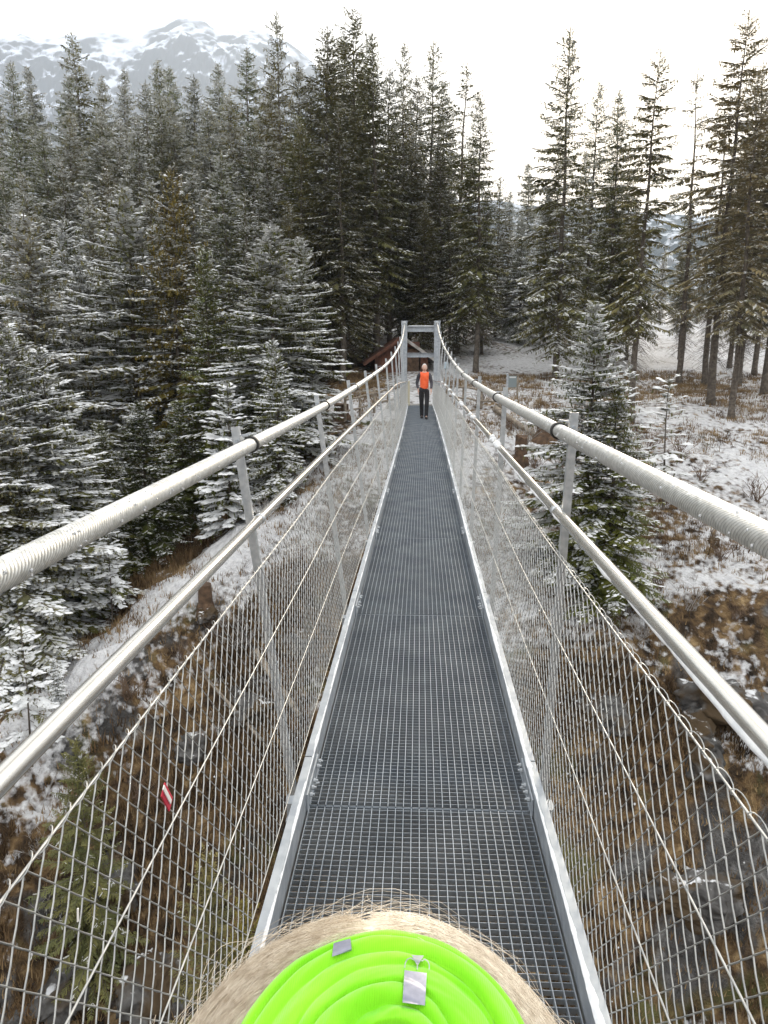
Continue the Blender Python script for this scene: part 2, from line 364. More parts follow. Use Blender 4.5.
def relief_mat(name, treeline, bare, snowc, forest, s):
    m = mat(name, rough=0.9, spec=0.1)
    g = nd(m, 'ShaderNodeNewGeometry'); sep = nd(m, 'ShaderNodeSeparateXYZ'); lk(m, g.outputs['Normal'], sep.inputs[0])
    pos = nd(m, 'ShaderNodeSeparateXYZ'); lk(m, g.outputs['Position'], pos.inputs[0])
    n1 = nd(m, 'ShaderNodeTexNoise', Scale=s, Detail=9.0); lk(m, g.outputs['Position'], n1.inputs['Vector'])
    n2 = nd(m, 'ShaderNodeTexNoise', Scale=s * 5, Detail=6.0); lk(m, g.outputs['Position'], n2.inputs['Vector'])
    add = nd(m, 'ShaderNodeMath', operation='MULTIPLY_ADD'); lk(m, n1.outputs['Fac'], add.inputs[0]); add.inputs[1].default_value = 1.1; lk(m, sep.outputs[2], add.inputs[2])
    r1 = nd(m, 'ShaderNodeValToRGB'); r1.color_ramp.elements[0].position = .60; r1.color_ramp.elements[0].color = (*bare, 1); r1.color_ramp.elements[1].position = .69; r1.color_ramp.elements[1].color = (*snowc, 1)
    mr = nd(m, 'ShaderNodeMath', operation='MULTIPLY'); lk(m, add.outputs[0], mr.inputs[0]); mr.inputs[1].default_value = .5; lk(m, mr.outputs[0], r1.inputs[0])
    tl = nd(m, 'ShaderNodeMath', operation='MULTIPLY_ADD'); lk(m, n1.outputs['Fac'], tl.inputs[0]); tl.inputs[1].default_value = -treeline * 1.0; lk(m, pos.outputs[2], tl.inputs[2])
    r2 = nd(m, 'ShaderNodeMapRange'); lk(m, tl.outputs[0], r2.inputs[0]); r2.inputs[1].default_value = treeline * .0; r2.inputs[2].default_value = treeline * .25; r2.inputs[3].default_value = 1; r2.inputs[4].default_value = 0
    sp2 = nd(m, 'ShaderNodeValToRGB'); sp2.color_ramp.elements[0].position = .42; sp2.color_ramp.elements[1].position = .5; lk(m, n2.outputs['Fac'], sp2.inputs[0])
    mm = nd(m, 'ShaderNodeMath', operation='MULTIPLY'); lk(m, r2.outputs[0], mm.inputs[0]); lk(m, sp2.outputs[0], mm.inputs[1])
    x = nd(m, 'ShaderNodeMixRGB'); lk(m, mm.outputs[0], x.inputs[0]); lk(m, r1.outputs[0], x.inputs[1]); x.inputs[2].default_value = (*forest, 1)
    lk(m, x.outputs[0], bsdf(m).inputs['Base Color'])
    return m
mount_m = relief_mat('snowy_mountain', 750, (0.06, 0.065, 0.08), (0.56, 0.61, 0.72), (0.04, 0.05, 0.055), 0.014)
hill_m = relief_mat('forested_hill', 400, (0.12, 0.125, 0.13), (0.50, 0.53, 0.58), (0.05, 0.065, 0.075), 0.012)
polar_relief('mountain', [(-330, 70), (-150, 52), (-60, 44), (0, 38), (20, 36), (35, 42), (60, 38), (100, 33), (140, 32), (165, 25), (180, 17), (200, 19), (225, 28), (245, 23), (265, 27), (290, 42), (315, 62), (345, 110), (400, 210), (440, 300)], 1300, 2600, 3, 130, mount_m, 60)
polar_relief('hill', [(380, 190), (440, 196), (500, 200), (530, 204), (560, 206), (620, 210), (690, 214), (740, 216), (800, 214), (1000, 235), (1300, 250)], 480, 1000, 8, 30, hill_m, 30)

# ------------------------------------------------------------------ the suspension bridge
def bend(d): d = np.asarray(d, float); return np.where(d > 0, .20 * (1 - np.exp(-(np.maximum(d, 0) / 16) ** 2)), 0)
DECK_C, DECK_W = 0.027, 0.954
def cdeck(d): return DECK_C + bend(d)
PITCH_P = 2.49
bridge = empty('suspension_bridge', (0, 31, 0))
tag(bridge, 'narrow galvanized footbridge with steel grating deck and chain-link sides hung from two thick cables', 'footbridge')
BO = Vector((0, 31, 0))
def bpart(mb, name, mats, smooth=False, parent=None):
    o = mb.build(name, mats, parent or bridge, smooth)
    o.location = -BO if parent is None else (0, 0, 0)
    return o
def end_f(d): return smooth01((np.asarray(d, float) - 19) / 11.5)
ANCH = {-1: (-.52, .121), 1: (.555, .030)}
def side_x(side, d, z, out=0.0):
    """x of the tilted side plane at distance d, height z; narrows to the portal"""
    b, k = ANCH[side]
    near = b - k * z if side < 0 else b + k * z
    near = near + bend(d)
    far = cdeck(d) + side * .515
    e = end_f(d)
    return near * (1 - e) + far * e + side * out
# grating panels
def grating_mesh():
    L = PITCH_P - .014; V = []; F = []
    mb = MB()
    nb = 29
    for i in range(nb):
        x = -DECK_W / 2 + .002 + i * (DECK_W - .004) / (nb - 1)
        mb.box((x, L / 2, -.016), (.0032, L, .032))
    nc = 82
    for j in range(nc):
        y = .006 + j * (L - .012) / (nc - 1)
        mb.box((0, y, -.0170), (DECK_W - .002, .0022, .020))
    mb.box((0, .002, -.026), (DECK_W + .002, .004, .032)); mb.box((0, L - .002, -.026), (DECK_W + .002, .004, .032))
    return mb
panel0 = None
for k in range(-2, 13):
    d0 = 2.90 + PITCH_P * (k - 1) + .007
    if panel0 is None:
        panel0 = grating_mesh().build('grating_panel', M['grating'], bridge); p = panel0
    else:
        p = panel0.copy(); col.objects.link(p); p.parent = bridge
    p.location = Vector((float(cdeck(d0)), d0, 0)) - BO
    p.rotation_euler = (0, 0, -math.atan2(float(cdeck(d0 + PITCH_P) - cdeck(d0)), PITCH_P))
# edge beams (C section) with bolts
def beam(side):
    mb = MB(); bo = []; L = PITCH_P - .010
    for (xx, zz, sx, sz) in ((0, .02, .006, .196), (.0185, .115, .031, .006), (.0185, -.075, .031, .006)):
        mb.box((side * xx, L / 2, zz), (sx, L, sz), bev=.0015)
    mb.box((side * -.0085, -.07, .03), (.008, .34, .085), bev=.002)           # splice plate
    for y, z in ((-.20, .05), (-.145, .05), (-.09, .05), (-.05, .012), (.03, .05), (.075, .05)):
        c = Vector((side * -.0165, y, z))
        bo.append(c)
    return mb, bo
for side in (-1, 1):
    b0 = None
    for k in range(-2, 12):
        d0 = 3.10 + PITCH_P * (k - 1) + .005
        if b0 is None:
            mb, bo = beam(side); b0 = mb.build('edge_beam', M['galv_dull'], bridge); o = b0
            q = MB(); q.tube([(0, 0, 0), (-side * .011, 0, 0), (-side * .0111, 0, 0), (-side * .020, 0, 0)], [.0105, .0105, .006, .006], 8)
            bolt0 = q.build('bolt', M['galv'], b0); bolt0.location = bo[0]
            for c in bo[1:]:
                b1 = bolt0.copy(); col.objects.link(b1); b1.parent = b0; b1.location = c
        else:
            o = copy_tree(b0, bridge)
        x0 = float(cdeck(d0)) + side * (DECK_W / 2 + .012)
        o.location = Vector((x0, d0, 0)) - BO
        o.rotation_euler = (0, 0, -math.atan2(float(cdeck(d0 + PITCH_P) - cdeck(d0)), PITCH_P))
# cross beams under the deck
for k in range(-1, 12):
    d0 = 3.08 + PITCH_P * (k - 1); mb = MB(); c = float(cdeck(d0))
    for zz, sz, sy in ((-.090, .008, .08), (-.135, .082, .006), (-.180, .008, .08)): mb.box((c, d0, zz), (1.22, sy, sz))
    bpart(mb, 'cross_beam', M['galv_dull'])
# main cables
CZ = {-1: ([-5, 0, 3.1, 5.5, 8, 10, 13.5, 17, 21, 23, 26, 28, 31.2], [1.60, 1.545, 1.55, 1.555, 1.60, 1.65, 1.75, 1.90, 2.17, 2.31, 2.58, 2.79, 3.27]),
      1: ([-5, 0, 2.4, 4, 5.6, 8, 11, 14, 17, 21, 23, 26, 28, 31.2], [1.66, 1.605, 1.61, 1.615, 1.622, 1.645, 1.69, 1.79, 1.92, 2.13, 2.26, 2.57, 2.77, 3.3])}
def smooth_interp(x, xp, fp, w=1.2):
    return float(np.mean(np.interp(x + np.linspace(-w, w, 9), xp, fp)))
def cable_pt(side, d):
    z = smooth_interp(d, *CZ[side]) if d < 29.5 else float(np.interp(d, *CZ[side]))
    near = (-.69 if side < 0 else .583) + float(bend(d)); far = float(cdeck(d)) + side * .66
    e = float(smooth01((d - 4) / 22)); return Vector((near * (1 - e) + far * e, d, z))
def tube_uv(name, pts, r, sides, material, parent, vscale=1.0, radf=None):
    P = np.array([tuple(p) for p in pts]); n = len(P); T = np.gradient(P, axis=0); T /= np.linalg.norm(T, axis=1)[:, None]
    U = np.cross(T, np.array([0, 0, 1.0])); U /= np.linalg.norm(U, axis=1)[:, None]; W = np.cross(T, U)
    a = np.linspace(0, 2 * math.pi, sides, endpoint=False)
    rr = np.full((n, sides), r) if radf is None else radf
    V = P[:, None, :] + rr[..., None] * (np.cos(a)[None, :, None] * U[:, None, :] + np.sin(a)[None, :, None] * W[:, None, :])
    i = np.arange(n - 1)[:, None] * sides; k = np.arange(sides)[None, :]; k2 = (k + 1) % sides
    F = np.stack([i + k, i + sides + k, i + sides + k2, i + k2], -1).reshape(-1, 4)
    o = np_mesh(name, V.reshape(-1, 3), F, material, smooth=True, parent=parent)
    s = np.concatenate([[0], np.cumsum(np.linalg.norm(np.diff(P, axis=0), axis=1))])
    uv = o.data.uv_layers.new(name='UVMap')
    uu = np.stack([np.broadcast_to(k / sides, (n - 1, sides)), np.broadcast_to(k / sides, (n - 1, sides)), np.broadcast_to((k + 1) / sides, (n - 1, sides)), np.broadcast_to((k + 1) / sides, (n - 1, sides))], -1)
    vv = np.stack([np.broadcast_to(s[:-1, None], (n - 1, sides)), np.broadcast_to(s[1:, None], (n - 1, sides)), np.broadcast_to(s[1:, None], (n - 1, sides)), np.broadcast_to(s[:-1, None], (n - 1, sides))], -1)
    uv.data.foreach_set('uv', np.stack([uu, vv], -1).astype(np.float32).ravel())
    return o
def frost_ridge(name, pts, r, up, parent, seed, cover=.25, th=.006, wid=.9):
    """irregular crust of frost along one line of a round rail: up = direction the crust sits in"""
    P = np.array([tuple(p) for p in pts]); n = len(P); T = np.gradient(P, axis=0); T /= np.linalg.norm(T, axis=1)[:, None]
    up = np.broadcast_to(np.array(up, float), P.shape); up = up - T * np.sum(up * T, 1)[:, None]; up /= np.linalg.norm(up, axis=1)[:, None]
    sidev = np.cross(T, up)
    s = np.concatenate([[0], np.cumsum(np.linalg.norm(np.diff(P, axis=0), axis=1))])
    am = np.clip(fbm(s * 5, s * 0 + seed, seed, 5) + cover, -.12, .6); ks = np.linspace(-1, 1, 7)
    V = []
    for q in ks:
        an = q * wid * (1 + .35 * vnoise(s * 11, s * 0 + q * 3, seed + 3))
        h = r * .985 + (th * (.35 + 2.2 * am)) * np.cos(q * math.pi / 2) ** .7 - .001
        h = np.where(am < -.05, r * .9, h)
        V.append(P + up * (np.cos(an) * h)[:, None] + sidev * (np.sin(an) * h)[:, None])
    V = np.stack(V, 1); m_ = len(ks); i = np.arange(n - 1)[:, None] * m_; k = np.arange(m_ - 1)[None, :]
    F = np.stack([i + k, i + k + 1, i + m_ + k + 1, i + m_ + k], -1).reshape(-1, 4)
    return np_mesh(name, V.reshape(-1, 3), F, M['frost'], smooth=True, parent=parent)
dd_c = np.concatenate([np.arange(-4, 12, .08), np.arange(12, 31.3, .25)])
for side in (-1, 1):
    pts = [cable_pt(side, d) for d in dd_c]
    e = pts[-1]
    pts += [e + Vector((side * .02, .5, -.04)), e + Vector((side * .2, 3, -.95)), e + Vector((side * .6, 8.5, -2.75))]
    o = tube_uv('main_cable', pts, .028, 20, M['cable'], bridge); o.location = -BO
# handrails: stainless tube
def rail_pt(side, d):
    z0 = 1.233 if side < 0 else 1.277
    z = z0 * (1 - end_f(d)) + 1.06 * end_f(d)
    z -= .10 * float(smooth01((d - 29.6) / 1.6))
    return Vector((float(side_x(side, d, z, -.005 if side < 0 else -.005)), d, float(z)))
dd_r = np.concatenate([np.arange(-4, 12, .1), np.arange(12, 31.4, .25)])
for side in (-1, 1):
    o = tube_uv('handrail', [rail_pt(side, d) for d in dd_r], .0208, 16, M['tube'], bridge); o.location = -BO
    fp = [rail_pt(side, d) for d in np.arange(-2, 30.5, .02)]
    frost_ridge('frost', fp, .0208, (-.75, 0, -.55) if side > 0 else (.2, -.1, -1), o, 23 + side, cover=.12 if side > 0 else .0, th=.0055, wid=.55)
    if side > 0:                                  # lumps of snow caught on the brackets
        mb = MB()
        for d in (5.4, 5.75, 8.0, 8.5, 10.2, 10.6, 12.9, 13.4, 15.3, 17.9, 20.4):
            for q in range(5):
                c = rail_pt(1, d + q * .035 - .07) + Vector((-.014 + rnd.uniform(-.01, .01), 0, rnd.uniform(.008, .028)))
                bm = bmesh.new(); bmesh.ops.create_icosphere(bm, subdivisions=2, radius=rnd.uniform(.014, .028))
                vs = [v.co * (1 + .25 * rnd.uniform(-1, 1)) + c for v in bm.verts]; bm.verts.index_update(); fs = [[v.index for v in f.verts] for f in bm.faces]; bm.free(); mb.add(vs, fs)
        mb.build('snow_clumps', M['frost'], o, True)
# chain-link nets with their tension wires
NET_TOP = {-1: 1.06, 1: 1.12}
def net_pts(side, d, z, off=0.0):
    d = np.asarray(d, float); z = np.asarray(z, float)
    top = NET_TOP[side]; e = end_f(d); zz = z * ((1 - e) + e * (1.02 / top))
    zz = zz - .05 * e * smooth01((d - 29.6) / 1.6) * z / top
    x = side_x(side, d, zz) + side * (off - .004 + .006 * np.sin(d * 1.3) * z)
    return np.stack([x, d, zz], -1)
for side in (-1, 1):
    A = .036; z0, z1 = .085, NET_TOP[side]
    nz = int(round((z1 - z0) / .043)); zs_ = z1 - np.arange(nz + 1) * (z1 - z0) / nz
    ks = np.arange(int(-.6 / A), int(31.0 / A)); d0 = ks * A
    # spiral wire k swings between d0 and d0 + A; neighbours hook into each other at the bends
    J = np.arange(nz + 1); D = d0[:, None] + A * (((J[None, :] + ks[:, None] * 0) % 2) * 1.0)
    ph = (ks % 2)[:, None]; D = d0[:, None] + A * ((J[None, :] + ph) % 2) * 1.04 - .0007
    jit = .0016 * vnoise(D * 4, np.broadcast_to(zs_[None, :] * 4, D.shape), 4)
    P0 = net_pts(side, D + jit, np.broadcast_to(zs_, D.shape) + jit, 0)
    r = .0019
    sgn = np.where((J[None, :-1] + ph) % 2 == 0, 1, -1)[..., None]
    a_, b_ = P0[:, :-1], P0[:, 1:]
    offv = np.array([side * .0013, 0, 0]) * sgn
    mid = (a_ + b_) / 2 + offv
    segs = [(a_, mid), (mid, b_)]
    V = []; F = []; base = 0
    for (p, q) in segs:
        p = p.reshape(-1, 3); q = q.reshape(-1, 3); t = q - p; t /= np.linalg.norm(t, axis=1)[:, None]
        u = np.cross(t, np.array([1.0, 0, 0])); u /= np.linalg.norm(u, axis=1)[:, None]; w = np.cross(t, u)
        ring = [u * math.cos(x) + w * math.sin(x) for x in (0, math.pi / 2, math.pi, 1.5 * math.pi)]
        rr = (.0009 + .0010 * smooth01((8.5 - p[:, 1]) / 5.5))[:, None]
        vv = np.stack([p + rr * g for g in ring] + [q + rr * g for g in ring], 1)
        n = len(p); i = base + np.arange(n)[:, None] * 8
        for k in range(4):
            F.append(np.concatenate([i + k, i + k + 4, i + (k + 1) % 4 + 4, i + (k + 1) % 4], 1))
        V.append(vv.reshape(-1, 3)); base += n * 8
    o = np_mesh('net', np.concatenate(V), np.concatenate(F), M['wire'], smooth=True, parent=bridge); o.location = -BO
    for z in (NET_TOP[side] + .002, NET_TOP[side] - .31, NET_TOP[side] - .635, .09):
        dd = np.arange(-1.5, 31.0, .12)
        pts = net_pts(side, dd, np.full_like(dd, z), -.004)
        w = tube_uv('tension_wire', pts, .0026, 8, M['wire'], bridge); w.location = -BO
    mb = MB()
    lp = []                                                 # lacing wire wound round the top wire
    for d in np.arange(.5, 12, 2 * A / 10):
        a = 2 * math.pi * d / (2 * A); g_ = .35 + .65 * max(0, math.cos(a))
        lp.append(Vector(net_pts(side, d, NET_TOP[side] + .002)) + Vector((math.cos(a) * .0085, math.sin(a) * .012, math.sin(a) * .0085 + .001)))
    mb.tube(lp, .0014, 4, cap=False)
    bpart(mb, 'lacing_wire', M['wire'], True)
# hanger posts, brackets and clamp rings
for side in (-1, 1):
    for i in range(-1, 11):
        d = 3.08 + PITCH_P * i
        b, k = ANCH[side]
        cp = cable_pt(side, d); ztop = cp.z + (.075 if i < 6 else .10)
        mb = MB()
        off = .036
        p0 = Vector((float(side_x(side, d, -.06, off)), d, -.06)); p1 = Vector((float(side_x(side, d, min(ztop, 1.75), off)), d, ztop))
        if ztop > 1.75 and i >= 5: p1.x = cp.x + side * .06
        ax = (p1 - p0); L = ax.length; ax.normalize()
        wv = Vector((0, 1, 0)); nv = ax.cross(wv).normalized()
        hw = .0165; dp = .014
        prof = [(-hw, -dp), (hw, -dp), (hw, dp), (hw - .005, dp), (hw - .005, -dp + .005), (-hw + .005, -dp + .005), (-hw + .005, dp), (-hw, dp)]
        vs = []; 
        for e_ in (p0, p1): vs += [e_ + nv * a_ + wv * 0 + wv * 0 + Vector((0, b_, 0)) for a_, b_ in prof]
        n = len(prof); fs = [(q, (q + 1) % n, n + (q + 1) % n, n + q) for q in range(n)]
        fs += [(0, 1, 4, 5), (1, 2, 3, 4), (0, 5, 6, 7), (n + 1, n, n + 5, n + 4), (n + 2, n + 1, n + 4, n + 3), (n, n + 7, n + 6, n + 5)]
        mb.add(vs, fs)
        post = bpart(mb, 'hanger_post', M['galv'])
        mb = MB(); tdir = (cable_pt(side, d + .2) - cable_pt(side, d - .2)).normalized()
        mb2 = MB()
        ringc = cp; nn = 20; vs = []; fs = []
        sx = tdir.cross(Vector((0, 0, 1))).normalized(); sz = sx.cross(tdir)
        for q in range(nn):
            a = 2 * math.pi * q / nn; e_ = sx * math.cos(a) + sz * math.sin(a)
            for rr, tt in ((.0285, -.013), (.0355, -.012), (.0355, .012), (.0285, .013)): vs.append(ringc + e_ * rr + tdir * tt)
        for q in range(nn):
            q2 = (q + 1) % nn
            for k_ in range(4): fs.append((q * 4 + k_, q * 4 + (k_ + 1) % 4, q2 * 4 + (k_ + 1) % 4, q2 * 4 + k_))
        mb2.add(vs, fs); bpart(mb2, 'clamp_ring', M['rubber'], True, post)
        for zz in (-.03, .035):                         # two bracket arms from post to ring
            q0 = Vector((p0.x + (p1.x - p0.x) * ((cp.z + zz - p0.z) / (p1.z - p0.z)), d + .004, cp.z + zz))
            q1 = cp + Vector((0, 0, zz * 1.25)); dv = q1 - q0
            if dv.length > .012:
                rot = dv.to_track_quat('X', 'Z').to_matrix(); mb.box((q0 + q1) / 2, (dv.length, .03, .006), rot=rot)
        for zz in (.015, -.02):
            q0 = Vector((p0.x + (p1.x - p0.x) * ((cp.z + zz - p0.z) / (p1.z - p0.z)), d - .014, cp.z + zz))
            mb.tube([q0, q0 + Vector((0, -.012, 0))], .008, 6)
        bpart(mb, 'bracket', M['galv_dull'], False, post)
        rb = MB(); rp = rail_pt(side, d); pz = Vector((p0.x + (p1.x - p0.x) * ((rp.z - p0.z) / (p1.z - p0.z)), d, rp.z))
        rb.tube([rp + Vector((side * .02, 0, 0)), pz], .011, 8)
        rb.tube([rp + Vector((0, -.02, 0)), rp + Vector((0, .02, 0))], .0232, 16)
        bpart(rb, 'rail_holder', M['galv'], True, post)
# frost rims on the edge beams
for side in (-1, 1):
    dd = np.arange(.2, 33, .012)
    am = np.clip(fbm(dd * 3, dd * 0 + 2 + side, 77 + side, 6, gain=.62) + (.42 if side > 0 else .22), .06, 1)
    xb = cdeck(dd) + side * (DECK_W / 2 + .012); wd = (.006 + (.016 if side > 0 else .010) * am)
    cols = []
    for q, (k, h) in enumerate(((-.25, -.004), (.0, .45), (.3, .9), (.6, .8), (1.0, -.004 / .01))):
        cols.append(np.stack([xb + side * (-.004 + wd * k * (1 + .5 * vnoise(dd * 34, dd * 0 + q, 5))), dd, .1175 + (.007 * am * h * (1 + .8 * vnoise(dd * 50, dd * 0 + q * 2, 8)) if h > 0 else -.0015) + 0 * dd], -1))
    V = np.stack(cols, 1); m_ = 5; i = np.arange(len(dd) - 1)[:, None] * m_; k = np.arange(m_ - 1)[None, :]
    F = np.stack([i + k, i + k + 1, i + m_ + k + 1, i + m_ + k], -1).reshape(-1, 4)
    o = np_mesh('frost_rim', V.reshape(-1, 3), F, M['frost'], smooth=True, parent=bridge); o.location = -BO
# meltwater drops hanging on wires and rails
V = []; mb = MB()
bm = bmesh.new(); bmesh.ops.create_icosphere(bm, subdivisions=1, radius=1); bm.verts.index_update()
IV = [v.co.copy() for v in bm.verts]; IF = [[v.index for v in f.verts] for f in bm.faces]; bm.free()
for q in range(420):
    side = 1 if rnd.random() < .8 else -1; d = rnd.uniform(.8, 7)
    if q % 3 == 0:
        sd2 = -1 if rnd.random() < .7 else 1; d = rnd.uniform(.9, 4.5); an = rnd.uniform(-.6, 1.2); c = cable_pt(sd2, d) + Vector((-sd2 * math.cos(an), 0, math.sin(an))) * .0290
    elif rnd.random() < .2: c = rail_pt(side, d) + Vector((0, 0, -.0225))
    else:
        kk = int(d / .036); c = Vector(net_pts(side, kk * .036, NET_TOP[side] - rnd.randint(0, 22) * .0432)) + Vector((-side * .002, 0, -.004))
    rr = rnd.uniform(.0016, .0034)
    mb.add([Vector((v.x, v.y, v.z * 1.3)) * rr + c for v in IV], IF)
o = bpart(mb, 'water_drops', M['ice'], True); tag(o, kind='stuff')
# portal
pc = float(cdeck(31.2)); PY = 31.3
portal = empty('portal', (0, 0, 0)); portal.parent = bridge
portal.location = Vector((pc, PY, 0)) - BO
for side in (-1, 1):
    mb = MB(); x = side * .67
    mb.box((x, -.13, 1.62), (.24, .016, 3.56)); mb.box((x, .13, 1.62), (.24, .016, 3.56)); mb.box((x, 0, 1.62), (.012, .244, 3.56))
    mb.box((x, 0, 2.02), (.30, .32, .03)); mb.box((x, 0, -.16), (.42, .42, .03)); mb.box((x, 0, 3.41), (.28, .30, .025))
    for zz in (1.97, 2.07): mb.box((x, -.146, zz), (.22, .012, .05))
    leg = mb.build('leg', M['galv_dull'], portal)
    sb = MB(); sb.box((side * .66, 0, 3.30 + .05), (.12, .34, .10), bev=.02); sb.build('saddle', M['galv'], portal)
for zz, h in ((3.10, .2), (2.06, .17)):
    mb = MB(); mb.box((0, 0, zz + h / 2), (1.086, .2, .014)); mb.box((0, 0, zz - h / 2), (1.086, .2, .014)); mb.box((0, 0, zz), (1.086, .014, h - .014))
    mb.build('crossbeam', M['galv_dull'], portal)
sn_ = MB(); sn_.box((0, 0, 3.10 + .1 + .022), (1.05, .17, .03), bev=.012); sn_.build('snow_cap', M['frost'], portal, True)
mb = MB(); mb.box((pc, 33.9, -.22), (2.6, 4.6, .44), bev=.03); bpart(mb, 'abutment', noise_col(mat('concrete', rough=.9), (.22, .21, .2), (.36, .35, .33), 5))
mb = MB(); mb.box((pc - .47, 31.0, .52), (.09, .05, 1.0), bev=.008); bpart(mb, 'end_plate', mat('cream_plate', (.55, .5, .36), .6))
# small red and white mark set on the left net, close to the middle tension wire
def net_mark(d, z, w, h, tilt, label, red=True):
    c = Vector(net_pts(-1, d, z)) + Vector((.006, 0, 0))
    t = empty('small_mark', c); tag(t, label, 'tag')
    rot = Matrix.Rotation(tilt, 3, 'X')
    if red:
        mb = MB(); mb.box((0, 0, 0), (.004, w, h), rot=rot, bev=.0015); mb.build('red_plate', mat('red_plastic', (.55, .02, .05), .4), t)
    mb = MB()
    for q in (0,): mb.box(rot @ Vector((.004, q * w * .18, h * .16)), (.003, w * .34, h * .98), rot=rot, bev=.001)
    mb.build('white_strip', mat('white_plastic', (.85, .82, .78), .3), t)
def net_hit(px, py):
    r = ray(px, py); best = None
    for k in range(1, 1600):
        d = .4 + k * .004; x = r.x / r.y * d; z = CAM_Z + r.z / r.y * d
        if x < float(side_x(-1, d, z)): return d, z
    return 2, .6
d_, z_ = net_hit(164, 797); net_mark(d_, z_, .036, .085, R_(33), 'small red mark with a white strip on the left chain-link net')
d_, z_ = net_hit(72, 917); net_mark(d_, z_, .012, .026, R_(-10), 'tiny white strip on the left chain-link net below the red mark', red=False)  # white strip only, without the red plate

